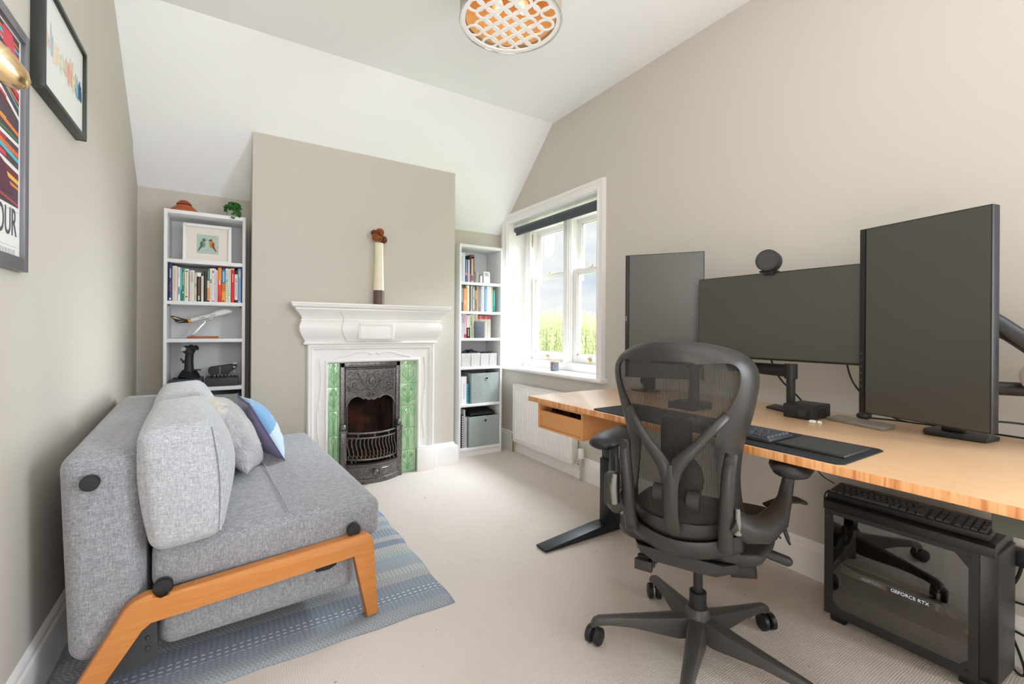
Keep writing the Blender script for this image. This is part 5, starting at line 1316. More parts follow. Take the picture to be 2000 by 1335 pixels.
g = G(); g.box(1.90, 2.0, .05, .15, DZ, DZ+.012, .003); g.ob('clamp_base', BLACKP, t)
# black dock box with knob in front of the arm post
t = thing('audio_interface', 'black desktop box with round front knob at the foot of the monitor arm', 'audio box', (1.80, .82, DZ))
g = G(); g.box(1.742, 1.880, .776, .876, DZ, DZ+.050, .004); g.ob('body', BLACKP, t)
g = G(); g.cyl((1.744, .806, DZ+.026), (1.732, .806, DZ+.026), .015, 20); g.ob('knob', DKPL, t)
g = G(); g.box(1.79, 1.84, .7745, .777, DZ+.02, DZ+.036, .001); g.ob('port_panel', BLK, t)
# phone-like black plate behind the post
g = G(); g.prism([(1.832, .915, DZ), (1.93, .93, DZ), (1.965, 1.02, DZ), (1.868, 1.006, DZ)], (0, 0, .009), .002)
tag(g.ob('charging_pad', BLACKP), 'flat black charging pad left of the black box, under the middle screen', 'charging pad')
g = G(); g.prism([(1.765, .578, DZ), (1.858, .578, DZ), (1.910, .765, DZ), (1.817, .765, DZ)], (0, 0, .011), .003)
tag(g.ob('closed_device', mat('space_grey', '#8a857d', .4, metal=.3)), 'long slim grey closed device lying flat beneath the right portrait screen', 'laptop')
g = G(); g.ell((1.955, .700, DZ+.012), (.035, .022, .014), 14, 8); tag(g.ob('computer_mouse', BLACKP), 'small black mouse against the wall behind the slim grey device', 'mouse')
g = G(); g.lathe([(.010, DZ), (.012, DZ+.002), (.012, DZ+.006), (.008, DZ+.009), (.001, DZ+.009)], 16, (1.712, .762, 0)); g.cyl((1.712, .744, DZ+.004), (1.712, .735, DZ+.004), .006, 10)
tag(g.ob('earphone_case', WHITEP), 'tiny white object on the desk in front of the black box', 'earphone')
t = thing('monitor_stand', 'flat black stand foot on the desk under the right portrait screen', 'stand', (1.88, .43, DZ))
g = G(); g.prism([(1.826, .362, DZ), (1.905, .350, DZ), (1.925, .362, DZ), (1.975, .50, DZ), (1.88, .515, DZ), (1.822, .495, DZ)], (0, 0, .012), .003); g.ob('base_plate', BLACKP, t)
g = G(); g.box(1.87, 1.90, .42, .47, DZ+.012, DZ+.03, .003); g.ob('riser', BLACKP, t)
# small camera like object and plate seen through the chair mesh
t = thing('webcam_stand', 'small black camera on a flat plate, seen through the chair mesh', 'camera', (1.83, 1.60, DZ))
g = G(); g.prism([(1.79, 1.56, DZ), (1.90, 1.56, DZ), (1.92, 1.66, DZ), (1.80, 1.67, DZ)], (0, 0, .006), .002); g.ob('plate', BLACKP, t)
g = G(); g.box(1.83, 1.88, 1.575, 1.625, DZ+.006, DZ+.075, .008, 3); g.cyl((1.83, 1.60, DZ+.055), (1.79, 1.58, DZ+.060), .018, 16); g.ob('camera_body', BLACKP, t)
# webcam
t = thing('webcam', 'round black webcam clipped on top of the middle monitor', 'webcam', (1.80, .957, 1.276))
g = G(); c = Vector((1.79, .957, 1.319)); d = Vector((-.93, -.22, .06)).normalized()
g.tube([c-d*.026, c-d*.024, c+d*.020, c+d*.023, c+d*.023], [.040, .0425, .0425, .040, .030], 32); g.ob('body', mat('webcam_grey', '#2f2d2c', .45), t, 40)
g = G(); g.tube([c+d*.0225, c+d*.0245], [.034, .033], 32); g.ob('front_cover', mat('webcam_front', '#3a3734', .6), t)
g = G(); g.box(1.785, 1.84, .940, .992, 1.2762, 1.284, .002); g.box(1.785, 1.7995, .940, .978, 1.266, 1.284, .001); g.cyl((1.80, .957, 1.276), (1.80, .957, 1.290), .008, 12); g.ob('clip', BLACKP, t)
# cables
def cable(name, label, pts, r=.003, m=BLK, cat='cable', group=None):
    P = [Vector(p) for p in pts]; out = []
    for i in range(len(P)-1):
        p0, p1, p2, p3 = P[max(i-1, 0)], P[i], P[i+1], P[min(i+2, len(P)-1)]
        for k in range(8):
            t = k/8; out.append(.5*((2*p1)+(-p0+p2)*t+(2*p0-5*p1+4*p2-p3)*t*t+(-p0+3*p1-3*p2+p3)*t**3))
    out.append(P[-1]); g = G(); g.tube(out, r, 7); return tag(g.ob(name, m, None, 60), label, cat, group)
GC = 'black computer cables'
cable('cable', 'black cable hanging below the right end of the middle monitor', [(1.85, .72, .96), (1.86, .70, .87), (1.90, .66, .80), (1.95, .60, .745), (2.0, .50, .736)], .003, group=GC)
cable('cable', 'black cable from the middle monitor down beside the arm post', [(1.86, .99, .95), (1.88, .96, .86), (1.90, .90, .79), (1.93, .87, .736)], .0035, group=GC)
cable('cable', 'black cable running along the desk back behind the right screen', [(1.955, .69, .736), (1.99, .60, .735), (2.0, .40, .734), (1.98, .28, .736), (1.96, .05, .74)], .003, group=GC)
cable('cable', 'black cable arching at the right picture edge behind the right screen', [(1.80, .345, .79), (1.84, .34, .795), (1.93, .27, .78), (1.99, .15, .735)], .003, group=GC)
cable('cable', 'thin black cable strapped under the upper monitor arm', [(1.79, .40, 1.06), (1.83, .34, 1.035), (1.90, .26, .955), (1.94, .18, .92)], .003, group=GC)
# headphones hanging at the frame edge
t = thing('headphones', 'cream and brown headphones hanging from the right monitor arm', 'headphones', (1.88, .27, .92))
g = G(); hc = Vector((1.872, .268, .925)); d = Vector((-.75, .55, 0)).normalized()
g.tube([hc+d*.0, hc+d*.006, hc+d*.022, hc+d*.026], [.030, .036, .036, .026], 24); g.ob('ear_cup', mat('headphone_cream', '#d6cabb', .4), t)
g = G(); g.tube([hc-d*.016, hc-d*.001], [.030, .035], 24); g.ob('ear_pad', mat('headphone_brown', '#59402f', .6), t)
g = G(); g.tube([hc+Vector((0, 0, .03)), hc+Vector((.0, -.005, .09)), hc+Vector((.01, -.06, .13)), hc+Vector((.02, -.13, .09)), hc+Vector((.02, -.14, .03))], .007, 8); g.ob('headband', mat('headphone_band', '#7b7166', .4), t)
g = G(); g.tube([hc-d*.016+Vector((.02, -.135, -.03)), hc+Vector((.02, -.135, -.03))+d*.016], [.034, .034], 20); g.ob('ear_cup', MATS['headphone_cream'], t)

# ------------------------------------------------------------------ PC tower
def pc():
    x0, x1, y0, y1, z0, z1 = 1.850, 2.055, .350, .780, .028, .432
    t = thing('computer_tower', 'black computer tower with a glass side panel on the carpet under the desk', 'computer', ((x0+x1)/2, (y0+y1)/2, 0))
    CS = mat('case_black', '#18181a', .4); CS2 = mat('case_inner', '#2b2b2c', .7)
    g = G(); g.box(x0, x1, y0, y1, z0, z0+.012, .001); g.box(x0+.002, x1, y0+.03, y1, z1-.03, z1-.018, .001); g.box(x1-.004, x1, y0, y1, z0, z1-.02); g.box(x0+.004, x1, y1-.004, y1, z0, z1-.02)
    g.ob('chassis', CS, t)
    g = G(); g.prism([(x0-.004, y0-.002, z1-.030), (x0-.004, y0-.002, z1), (x0+.012, y0-.002, z1+.008), (x1-.012, y0-.002, z1+.008), (x1, y0-.002, z1), (x1, y0-.002, z1-.030)], (0, y1-y0+.006, 0), .002); g.ob('top_cover', CS, t)
    g = G(); g.prism([(x0, y0+.03, z0), (x0+.02, y0-.006, z0), (x1-.03, y0-.012, z0), (x1, y0+.01, z0), (x1, y0+.03, z0)], (0, 0, z1-z0-.022), .003); g.ob('front_bezel', CS, t)
    # side frame around the window
    g = G(); a0, a1, b0, b1 = y0+.03, y1, z0, z1-.028
    wy0, wy1, wz0, wz1 = .402, .752, .058, .388
    g.box(x0-.003, x0+.001, a0, wy0, b0, b1); g.box(x0-.003, x0+.001, wy1, a1, b0, b1); g.box(x0-.003, x0+.001, wy0, wy1, b0, wz0); g.box(x0-.003, x0+.001, wy0, wy1, wz1, b1)
    g.prism([(x0-.003, wy0, wz1), (x0-.003, wy0+.03, wz1), (x0-.003, wy0, wz1-.035)], (.004, 0, 0)); g.prism([(x0-.003, wy1, wz0), (x0-.003, wy1-.02, wz0), (x0-.003, wy1, wz0+.022)], (.004, 0, 0)); g.prism([(x0-.003, wy0, wz0), (x0-.003, wy0+.02, wz0), (x0-.003, wy0, wz0+.022)], (.004, 0, 0))
    g.ob('side_frame', mat('case_side', '#2a2728', .4), t)
    gl = glass_mat('smoked_glass', '#d6d3d0', .15, .02)
    G().box(x0-.0025, x0-.0005, wy0-.004, wy1+.004, wz0-.004, wz1+.004).ob('glass_panel', gl, t)
    g = G()
    for (y, z) in ((a0+.022, b1-.02), (a0+.022, b0+.02), (a1-.012, b0+.02), (a1-.012, b1-.02)): g.cyl((x0-.003, y, z), (x0-.007, y, z), .006, 14)
    g.ob('thumbscrew', CS2, t)
    # inside
    g = G(); g.box(x0+.15, x0+.154, y0+.03, y1-.004, z0+.012, z1-.03); g.ob('motherboard_tray', mat('inner_grey', '#a8a097', .6), t)
    g = G(); g.box(x0+.142, x0+.150, .49, .735, .12, .375); g.ob('motherboard', mat('pcb', '#34322f', .5), t)
    g = G(); g.box(x0+.01, x1-.01, y0+.03, y1-.004, z0+.012, .118, .002); g.ob('power_supply_shroud', mat('shroud', '#5d5a56', .55), t)
    g = G(); g.box(x0+.022, x0+.030, .738, .765, .13, .37, .002)
    for i in range(7): g.box(x0+.030, x0+.10, .762, .774, .14+i*.016, .146+i*.016)
    g.ob('rear_bracket', mat('bracket_dark', '#1a1a1b', .4), t)
    g = G(); g.lathe([(.052, 0), (.052, .022), (.045, .024), (.01, .024)], 24, (0, 0, 0), 'y'); g.ob('exhaust_fan', CS2, t) if 0 else g.bm.free()
    g = G()
    for k in range(7):
        a = k*2*PI/7; g.prism([(x0+.08+.012*math.cos(a), .745, .315+.012*math.sin(a)), (x0+.08+.048*math.cos(a-.2), .740, .315+.048*math.sin(a-.2)), (x0+.08+.048*math.cos(a+.35), .748, .315+.048*math.sin(a+.35))], (0, .002, 0))
    g.tube([(x0+.08+.052*math.cos(a*PI/12), .745, .315+.052*math.sin(a*PI/12)) for a in range(24)], .006, 8, closed=True); g.ob('exhaust_fan', CS2, t)
    # cooler block + tubes
    g = G(); g.cyl((x0+.14, .60, .31), (x0+.085, .60, .31), .032, 24); g.ob('pump', mat('pump_black', '#1c1c1d', .25, coat=.5), t)
    g = G(); g.tube([(x0+.10, .60, .345), (x0+.08, .66, .35), (x0+.06, .73, .335)], .010, 10); g.tube([(x0+.10, .595, .29), (x0+.06, .53, .25), (x0+.05, .47, .20), (x0+.08, .42, .16)], .011, 10); g.ob('coolant_hose', BLK, t)
    # graphics card
    g = G(); g.box(x0+.030, x0+.140, .470, .748, .166, .205, .003); gp = g.ob('graphics_card', mat('gpu_dark', '#2c2b2b', .4), t)
    g = G(); g.box(x0+.026, x0+.031, .470, .745, .176, .198, .002); g.prism([(x0+.0262, .748, .205), (x0+.0262, .700, .193), (x0+.0262, .47, .196), (x0+.0262, .47, .201), (x0+.0262, .70, .199), (x0+.0262, .744, .213)], (-.002, 0, 0)); g.ob('silver_trim', mat('gpu_silver', '#b5b3b0', .4, metal=.2), gp)
    g = G(); g.box(x0+.0245, x0+.0262, .482, .606, .177, .197); g.ob('logo_plate', mat('gpu_plate', '#1d1d22', .4), gp)
    LT = mat('lit_lettering', '#e8f2f6', .4, emit='#dff2ff', estr=2.0)
    text_mesh('GEFORCE RTX', .0150, axes((x0+.0242, .545, .187), (0, -1, 0), (0, 0, 1)), 'lettering', LT, gp, .0002)
    text_mesh('SUPRIM', .0165, axes((x0+.0236, .648, .186), (0, -1, 0), (0, 0, 1)), 'lettering', mat('dim_lettering', '#cfd2d4', .4, emit='#cfd8dc', estr=.5), gp, .0003)
    g = G(); g.box(x0+.034, x0+.14, .49, .735, .212, .216); g.ob('brass_strip', mat('gold_strip', '#b09a74', .3, metal=.7), t)
    g = G()
    for i in range(6): g.tube([(x0+.035, .470+i*.002, .20), (x0+.024, .458+i*.002, .18), (x0+.05, .450, .15), (x0+.08, .45, .12)], .0035, 6)
    g.ob('power_lead', mat('braid_navy', '#1d1d2b', .7), t)
    g = G(); g.cyl((x0+.10, .42, .13), (x0+.10, .42, .33), .0025, 8); g.box(x0+.02, x0+.14, .405, .415, .148, .153); g.ob('standoff', CHROME, t)
    for (yy) in (.38, .72):
        g = G(); g.prism([(x0+.008, yy, z0+.002), (x0+.012, yy, 0), (x0+.04, yy, 0), (x0+.05, yy, z0+.002)], (0, .045, 0), .002); g.ob('foot', CS, t); g = G(); g.prism([(x1-.05, yy, z0+.002), (x1-.04, yy, 0), (x1-.012, yy, 0), (x1-.008, yy, z0+.002)], (0, .045, 0), .002); g.ob('foot', CS, t)
pc()
M = axes((1.868, .772, .4405), (0, -1, 0), (1, 0, 0)) @ Matrix.Rotation(.13, 4, 'X')
keyboard('keyboard', 'full size black keyboard lying on top of the computer tower', 5, M, .0178, mat('kb_black', '#151516', .45), KEY, (.405, .100, .022))
# cables behind the tower
cable('cable', 'thin black cable looping down to the left of the computer tower', [(1.98, .88, .68), (2.0, .90, .58), (2.02, .875, .48), (2.05, .83, .44)], .002, group=GC)
cable('cable', 'black cable loop low at the left side of the computer tower', [(2.06, .80, .41), (2.07, .86, .40), (2.07, .875, .36), (2.06, .845, .31), (2.05, .80, .28)], .0025, group=GC)
for i, (y, r, lab) in enumerate([(.80, .004, 'furthest left'), (.755, .003, 'second from left'), (.70, .004, 'third from left'), (.64, .003, 'fourth from left'), (.57, .0035, 'fifth from left'), (.50, .005, 'furthest right')]):
    cable('cable', 'short black cable between desk underside and tower keyboard, '+lab, [(1.96, y+.03, .70), (1.99, y+.01, .62), (2.02, y, .52), (2.075, y-.01, .47)], r, group=GC)
cable('cable', 'thin white cable sagging beneath the desk above the tower', [(1.78, .84, .70), (1.84, .78, .66), (1.86, .66, .655), (1.80, .50, .665), (1.70, .38, .70)], .0015, WHITEP, group='white cables under the desk')
# wall socket and plug at right
t = thing('wall_socket', 'white double wall socket with a black plug right of the computer tower', 'socket', (XR, .30, .35))
g = G(); g.box(XR-.012, XR, .20, .365, .33, .42, .003); g.ob('plate', GLOSSW, t)
g = G(); g.prism([(XR-.012, .300, .325), (XR-.012, .355, .325), (XR-.012, .360, .345), (XR-.012, .355, .375), (XR-.012, .300, .375)], (-.045, 0, 0), .006); g.ob('plug', BLACKP, t)
cable('cable', 'black lead dropping from the wall socket plug beside the tower', [(XR-.035, .335, .325), (XR-.035, .345, .28), (XR-.05, .37, .22), (XR-.03, .40, .15)], .0045, group=GC)
cable('cable', 'upper black cable crossing the right picture edge beside the tower', [(XR-.03, .42, .21), (XR-.03, .36, .205), (XR-.03, .30, .205), (XR-.04, .20, .20)], .0035, group=GC)
cable('cable', 'middle black cable crossing the right picture edge beside the tower', [(XR-.03, .42, .12), (XR-.03, .36, .115), (XR-.03, .30, .10), (XR-.04, .20, .06)], .0035, group=GC)
cable('cable', 'black cable looping onto the carpet at the right of the tower', [(XR-.035, .40, .20), (XR-.035, .355, .10), (XR-.05, .325, .015), (XR-.07, .335, .006), (XR-.06, .38, .05)], .0035, group=GC)

# ------------------------------------------------------------------ office chair
def chair():
    A = math.radians(25.5)
    root = thing('office_chair', 'graphite mesh backed ergonomic office chair pulled up to the desk', 'office chair', (1.292, .909, 0), A)
    def ob(g, n, m, p=root, **k): return g.ob(n, m, p, local=True, **k)
    # outlines: (halfwidth, z)
    half_o = [(0, 1.018), (.06, 1.016), (.115, 1.004), (.155, .985), (.178, .958), (.186, .925), (.182, .88), (.170, .82), (.155, .765), (.146, .71), (.142, .65), (.146, .59), (.154, .545), (.152, .515), (.125, .497), (.07, .485), (0, .480)]
    half_i = [(0, .960), (.05, .961), (.10, .966), (.132, .965), (.149, .950), (.151, .922), (.140, .88), (.118, .835), (.098, .79), (.094, .74), (.100, .68), (.108, .62), (.110, .58), (.104, .556), (.082, .546), (.045, .541), (0, .540)]
    def bx(z, y=0):
        return -.305-.075*((z-.5)/.5)-.02*math.sin(max(0, min(1, (z-.5)/.52))*PI)*0+.06*(abs(y)/.19)**2
    def dens(L_):
        out = []
        for i in range(len(L_)-1):
            for k in range(3):
                p0, p1, p2, p3 = L_[max(i-1, 0)], L_[i], L_[i+1], L_[min(i+2, len(L_)-1)]; t = k/3
                out.append(tuple(.5*((2*p1[j])+(-p0[j]+p2[j])*t+(2*p0[j]-5*p1[j]+4*p2[j]-p3[j])*t*t+(-p0[j]+3*p1[j]-3*p2[j]+p3[j])*t**3) for j in (0, 1)))
        out.append(L_[-1]); return out
    ho, hi = dens(half_o), dens(half_i)
    def full(h): return [(y, z) for y, z in h]+[(-y, z) for y, z in h[-2:0:-1]]
    O, I = full(ho), full(hi)
    g = G(); rings = []
    for (yo, zo), (yi, zi) in zip(O, I):
        side = min(1, abs(yo)/.14)**2; fw = .050*side+.012
        xo, xi = bx(zo, yo)+fw, bx(zi, yi)
        if zo < .53: xo += -.0
        my, mz, mx = (yo*.55+yi*.45), (zo*.55+zi*.45), (xo*.35+xi*.65)-.012
        qy, qz, qx = (yo*.9+yi*.1), (zo*.9+zi*.1), (xo*.8+xi*.2)-.014
        rings.append([(xi-.006, yi, zi), (mx-.004, my, mz), (qx, qy, qz), (xo+.004, yo, zo), (xo+.016, yo*.985+yi*.015, zo*.985+zi*.015), ((xo+xi)/2+.014, (yo+yi)/2, (zo+zi)/2), (xi+.010, yi*.98+yo*.02, zi*.98+zo*.02), (xi+.003, yi, zi)])
    g.loft(rings, closed=True); bf = ob(g, 'back_frame', CHAIRG, smooth=70)
    # screws on frame
    g = G()
    for (y, z) in ((0, .99), (.165, .945), (-.165, .945), (.158, .86), (-.158, .86), (.12, .74), (-.12, .74), (0, .512)):
        g.ell((bx(z, y)-.006+(.02 if abs(y) > .1 else .0), y, z), (.004, .004, .004), 8, 6)
    ob(g, 'frame_screw', BLK, bf)
    # mesh
    mm = mat('chair_mesh', '#26211f', .7); t = NT(mm); s = t.sep(t.xyz())
    wv = t.mth('SINE', t.mth('MULTIPLY', s[1], 1700)); wh = t.mth('SINE', t.mth('MULTIPLY', s[2], 1300))
    fac = t.mth('ADD', .74, t.mth('ADD', t.mth('MULTIPLY', wv, .22), t.mth('MULTIPLY', wh, .05)))
    t.l(fac, t.b.inputs['Alpha'])
    g = G(); c = [( .0, .62), (.0, .75), (.0, .88)]
    Iv = [g.v((bx(z, y)+.004, y, z)) for y, z in I]; n = len(I)
    # fill by horizontal strips between the mirrored halves
    hh = hi; L_ = [g.v((bx(z, 0)+.004, 0, z)) for y, z in hh]
    rows = []
    for (y, z) in hh:
        rows.append([g.v((bx(z, yy)+.004-.012*(1-(yy/max(y, 1e-4))**2), yy, z)) for yy in [y*(-1+2*k/16) for k in range(17)]])
    for a, b in zip(rows[:-1], rows[1:]):
        for k in range(16): g.f([a[k], a[k+1], b[k+1], b[k]])
    for v in [v for v in g.bm.verts if not v.link_faces]: g.bm.verts.remove(v)
    bmesh.ops.remove_doubles(g.bm, verts=g.bm.verts, dist=1e-5)
    ob(g, 'back_mesh', mm, smooth=180)
    # Y shaped spine
    def band(pts, ws, th, x):
        g = G(); rr = []
        P = [Vector(p) for p in pts]
        for i, p in enumerate(P):
            t_ = (P[min(i+1, len(P)-1)]-P[max(i-1, 0)]).normalized(); nrm = t_.cross(Vector((-1, 0, 0))).normalized(); w = ws[i]
            rr.append([p+nrm*w+Vector((.0, 0, 0)), p+nrm*w*.6+Vector((-th, 0, 0)), p-nrm*w*.6+Vector((-th, 0, 0)), p-nrm*w, p-nrm*w*.5+Vector((th*.5, 0, 0)), p+nrm*w*.5+Vector((th*.5, 0, 0))])
        g.loft(rr); return g
    x0 = -.385
    g = G()
    def ribbon(pts, ws, th):
        P = [Vector(p) for p in dens3(pts)]; W_ = [w[0] for w in dens3([(w, 0, 0) for w in ws])]; rr = []
        for i, p in enumerate(P):
            t_ = (P[min(i+1, len(P)-1)]-P[max(i-1, 0)]).normalized(); nrm = t_.cross(Vector((-1, 0, 0))).normalized(); w = W_[i]
            rr.append([p+nrm*w*math.cos(k*PI/6)+Vector((-th*math.sin(k*PI/6) if math.sin(k*PI/6) > 0 else -th*.6*math.sin(k*PI/6), 0, 0)) for k in range(12)])
        g.loft(rr)
    def dens3(L_):
        out = []
        for i in range(len(L_)-1):
            for k in range(4):
                p0, p1, p2, p3 = L_[max(i-1, 0)], L_[i], L_[i+1], L_[min(i+2, len(L_)-1)]; t = k/4
                out.append(tuple(.5*((2*p1[j])+(-p0[j]+p2[j])*t+(2*p0[j]-5*p1[j]+4*p2[j]-p3[j])*t*t+(-p0[j]+3*p1[j]-3*p2[j]+p3[j])*t**3) for j in range(3)))
        out.append(L_[-1]); return out
    for s in (1, -1):
        ribbon([(bx(.83, .1)+.004, s*.122, .838), (-.372, s*.096, .808), (-.386, s*.062, .765), (-.393, s*.030, .728), (-.393, s*.012, .700), (-.390, s*.004, .66)], [.012, .012, .013, .016, .018, .016], .011)
    ribbon([(-.392, 0, .712), (-.392, 0, .68), (-.388, 0, .63), (-.378, 0, .575), (-.355, 0, .535), (-.335, 0, .515)], [.014, .020, .019, .019, .020, .014], .012)
    ob(g, 'spine', CHAIRG, smooth=70)
    # lumbar pads in front of mesh
    g = G(); g.box(-.315, -.290, -.036, .046, .690, .815, .012, 3); g.ell((-.300, -.02, .655), (.014, .045, .060), 18, 10); g.tube([(-.315, .0, .75), (-.335, .0, .70), (-.33, 0, .64)], .012, 8); ob(g, 'lumbar_pad', BLACKP, smooth=180)
    g = G(); g.cyl((-.33, .055, .617), (-.33, .030, .617), .022, 18); ob(g, 'lumbar_knob', CHAIRD); g = G(); g.cyl((-.33, -.030, .610), (-.33, -.060, .610), .024, 18); ob(g, 'lumbar_knob', CHAIRD)
    # seat
    g = G(); rr = []
    sec = [(-.255, .150, .452, .020), (-.20, .195, .432, .028), (-.08, .215, .426, .030), (.06, .220, .428, .030), (.16, .208, .430, .030), (.205, .180, .420, .026), (.225, .14, .405, .016)]
    for x, hw, z, th in sec:
        ring = []
        for k in range(24):
            a = 2*PI*k/24; y = hw*math.copysign(abs(math.cos(a))**.5, math.cos(a)); zz = th*math.copysign(abs(math.sin(a))**.7, math.sin(a))
            ring.append((x, y, z+zz+.014*(abs(y)/.22)**2))
        rr.append(ring)
    g.loft(rr); ob(g, 'seat', CHAIRD, smooth=60)
    # lower back bracket / rear swoop
    for s in (1, -1):
        g = G(); g.tube([(-.352+.012, s*.133, .745), (-.352, s*.128, .70), (-.345, s*.122, .62), (-.335, s*.120, .545), (-.318, s*.118, .50)], [.015, .017, .017, .018, .019], 12, flat=1.0)
        lk = ob(g, 'side_link', CHAIRG, smooth=60)
        g = G(); g.lathe([(.010, 0), (.010, .004), (.004, .005)], 14, (0, 0, 0), 'x')
        bmesh.ops.transform(g.bm, matrix=Matrix.Translation((-.361, s*.131, .735)) @ Matrix.Rotation(PI, 4, 'Z'), verts=g.bm.verts); ob(g, 'pivot_bolt', BLACKP, lk)
        g = G(); g.lathe([(.010, 0), (.010, .004), (.004, .005)], 14, (0, 0, 0), 'x')
        bmesh.ops.transform(g.bm, matrix=Matrix.Translation((-.337, s*.118, .508)) @ Matrix.Rotation(PI, 4, 'Z'), verts=g.bm.verts); ob(g, 'pivot_bolt', BLACKP, lk)
    g = G(); rr = []
    for i in range(13):
        u = -1+2*i/12; y = u*.150; z = .478+.03*abs(u)**2; x = -.318+.05*abs(u)**2
        rr.append([(x-.008, y, z+.018), (x-.014, y, z-.004), (x+.004, y, z-.030), (x+.05, y, z-.046), (x+.06, y, z-.02), (x+.02, y, z+.012)])
    g.loft(rr); ob(g, 'lower_cross_member', CHAIRG, smooth=60)
    # tilt mechanism
    g = G(); rr = []
    for (x, hw, zt_, zb2) in ((-.285, .11, .44, .405), (-.22, .14, .425, .375), (-.12, .13, .41, .335), (.0, .10, .405, .300), (.08, .07, .405, .315), (.14, .05, .405, .36)):
        rr.append([(x, -hw, zt_), (x, -hw*.95, (zt_+zb2)/2), (x, -hw*.6, zb2), (x, hw*.6, zb2), (x, hw*.95, (zt_+zb2)/2), (x, hw, zt_)])
    g.loft(rr); tm = ob(g, 'tilt_mechanism', CHAIRD, smooth=30)
    g = G()
    g.box(-.235, -.05, .09, .10, .352, .372)
    for i in range(7): g.box(-.24+i*.03, -.226+i*.03, .085, .135, .345, .375, .002)
    ob(g, 'ratchet', CHAIRD, tm); g = G(); g.cyl((-.05, -.10, .335), (-.05, -.165, .350), .030, 18); ob(g, 'tension_housing', CHAIRD, tm)
    g = G(); g.tube([(-.085, -.14, .425), (-.062, -.195, .405)], .0055, 8); g.tube([(-.064, -.190, .407), (-.058, -.205, .402), (-.040, -.248, .386), (-.037, -.256, .383)], [.011, .0145, .0145, .009], 14); ob(g, 'tension_lever', DKPL, smooth=60)
    g = G(); g.cyl((0, 0, .17), (0, 0, .36), .0145, 20); g.cyl((0, 0, .135), (0, 0, .205), .026, 24); g.cyl((0, 0, .022), (0, 0, .10), .021, 18); ob(g, 'gas_cylinder', BLACKP)
    # base
    g = G(); g.lathe([(.022, .072), (.040, .084), (.042, .112), (.036, .146), (.030, .156), (.024, .156)], 28); ob(g, 'base_hub', CHAIRB)
    for k, ang in enumerate((137, 65, -7, -79, -151)):
        a = math.radians(ang)-A; c, s = math.cos(a), math.sin(a)
        def P(r, side, z): return (r*c-side*s, r*s+side*c, z)
        g = G(); rr = []
        for (r, w, zt_, zb2) in ((.02, .030, .132, .070), (.06, .030, .126, .062), (.12, .026, .116, .066), (.20, .021, .104, .072), (.28, .017, .092, .068), (.315, .016, .086, .060), (.332, .015, .076, .052), (.340, .010, .062, .050)):
            rr.append([P(r, -w*.75, zt_-.004), P(r, -w*.4, zt_), P(r, w*.4, zt_), P(r, w*.75, zt_-.004), P(r, w*.9, (zt_+zb2)/2), P(r, w, zb2), P(r, -w, zb2), P(r, -w*.9, (zt_+zb2)/2)])
        g.loft(rr); lg = ob(g, 'base_leg', CHAIRB, smooth=40)
        ca = math.radians((200, 230, 250, 170, 210)[k])-A; q = Vector(P(.322, 0, .0)); q += Vector((math.cos(ca), math.sin(ca), 0))*.012
        ax = Vector((math.cos(ca+PI/2), math.sin(ca+PI/2), 0))
        g = G()
        for sgn in (-1, 1):
            w0 = q+ax*sgn*.006+Vector((0, 0, .0275)); w1 = q+ax*sgn*.026+Vector((0, 0, .0275)); g.tube([w0, w0+(w1-w0)*.15, w0+(w1-w0)*.8, w1, w1-(w1-w0)*.05], [.024, .0275, .0275, .022, .014], 22)
        ob(g, 'caster', BLACKP, lg, smooth=40)
        g = G(); g.cyl(tuple(q-Vector((math.cos(ca), math.sin(ca), 0))*.010+Vector((0, 0, .035))), tuple(Vector(P(.322, 0, .066))), .008, 10); ob(g, 'caster_stem', CHROME, lg)
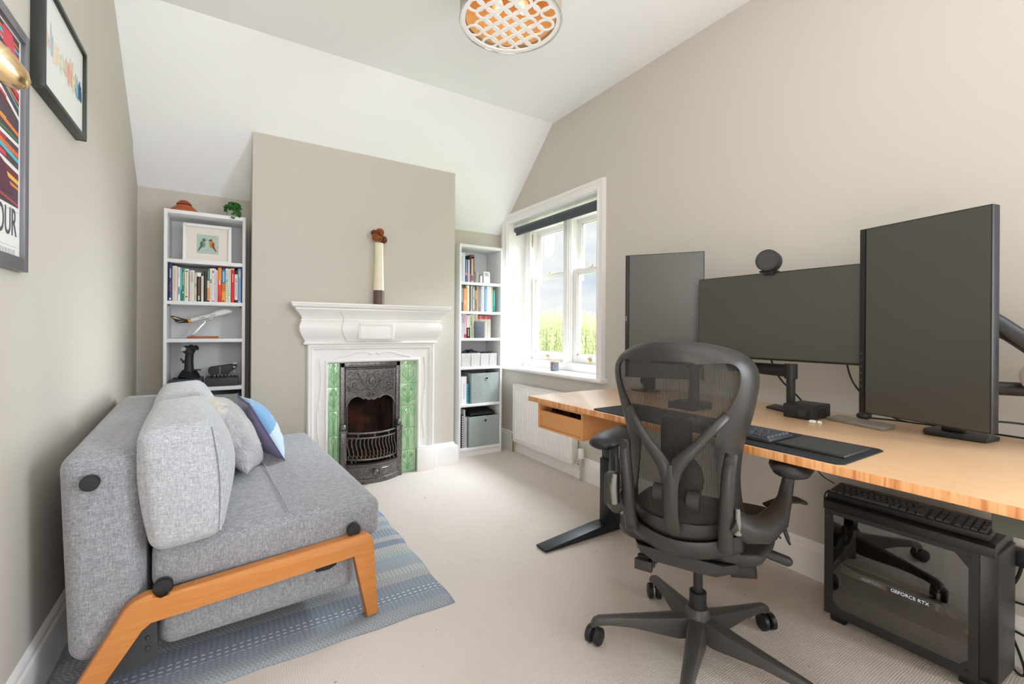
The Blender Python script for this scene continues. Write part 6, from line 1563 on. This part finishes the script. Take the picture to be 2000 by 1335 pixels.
    # arms
    for s in (1, -1):
        g = G()
        y0 = s*.150; pts = [(-.335, s*.130, .585), (-.300, s*.165, .555), (-.24, s*.195, .540), (-.17, s*.225, .552), (-.125, s*.240, .590), (-.105, s*.248, .640), (-.10, s*.25, .664)]
        g.tube(pts, [.028, .034, .036, .034, .022, .018, .024], 14, flat=.7, up=(0, 1, 0)); am = ob(g, 'arm_support', CHAIRG, smooth=70)
        g = G(); rr = []
        for (x, hw, th) in ((-.215, .024, .010), (-.200, .042, .018), (-.14, .053, .021), (-.05, .053, .020), (.03, .048, .018), (.065, .034, .013), (.075, .016, .008)):
            rr.append([(x, s*.255+hw*math.cos(2*PI*k/20), .685+th*math.sin(2*PI*k/20)) for k in range(20)])
        g.loft(rr); ob(g, 'arm_pad', BLACKP, smooth=70)
        g = G(); g.tube([(-.372, s*.150, .655), (-.378, s*.152, .62), (-.372, s*.150, .575)], [.006, .009, .008], 10) if s > 0 else g.tube([(-.335, s*.146, .612), (-.342, s*.148, .585), (-.336, s*.146, .553)], [.006, .006, .010], 10)
        ob(g, 'height_lever', mat('lever_grey', '#77736f', .4), am, smooth=60)
        if s > 0:
            g = G(); g.box(-.375, -.335, .146, .182, .565, .655, .010, 3); ob(g, 'arm_bracket', CHAIRG, smooth=60)
    # control loop on the right side
    g = G(); g.tube([(-.13, -.13, .425), (-.09, -.17, .432), (-.05, -.21, .455), (-.04, -.232, .50), (-.05, -.236, .545), (-.055, -.236, .565)], [.016, .015, .014, .015, .016, .010], 12); ob(g, 'control_arm', CHAIRD, smooth=60)
    g = G(); g.tube([(-.10, -.195, .556), (-.06, -.235, .566), (-.02, -.268, .561), (-.004, -.284, .552), (.001, -.289, .548)], [.014, .019, .021, .016, .005], 12, flat=.4); ob(g, 'control_paddle', CHAIRD, smooth=60)
    g = G(); g.tube([(-.12, -.13, .455), (-.08, -.18, .472), (-.05, -.215, .47), (-.045, -.23, .45)], .003, 6); g.tube([(-.045, -.238, .49), (-.04, -.248, .455), (-.046, -.252, .44), (-.054, -.246, .455), (-.05, -.238, .475)], .004, 6); ob(g, 'control_wire', BLACKP)
chair()
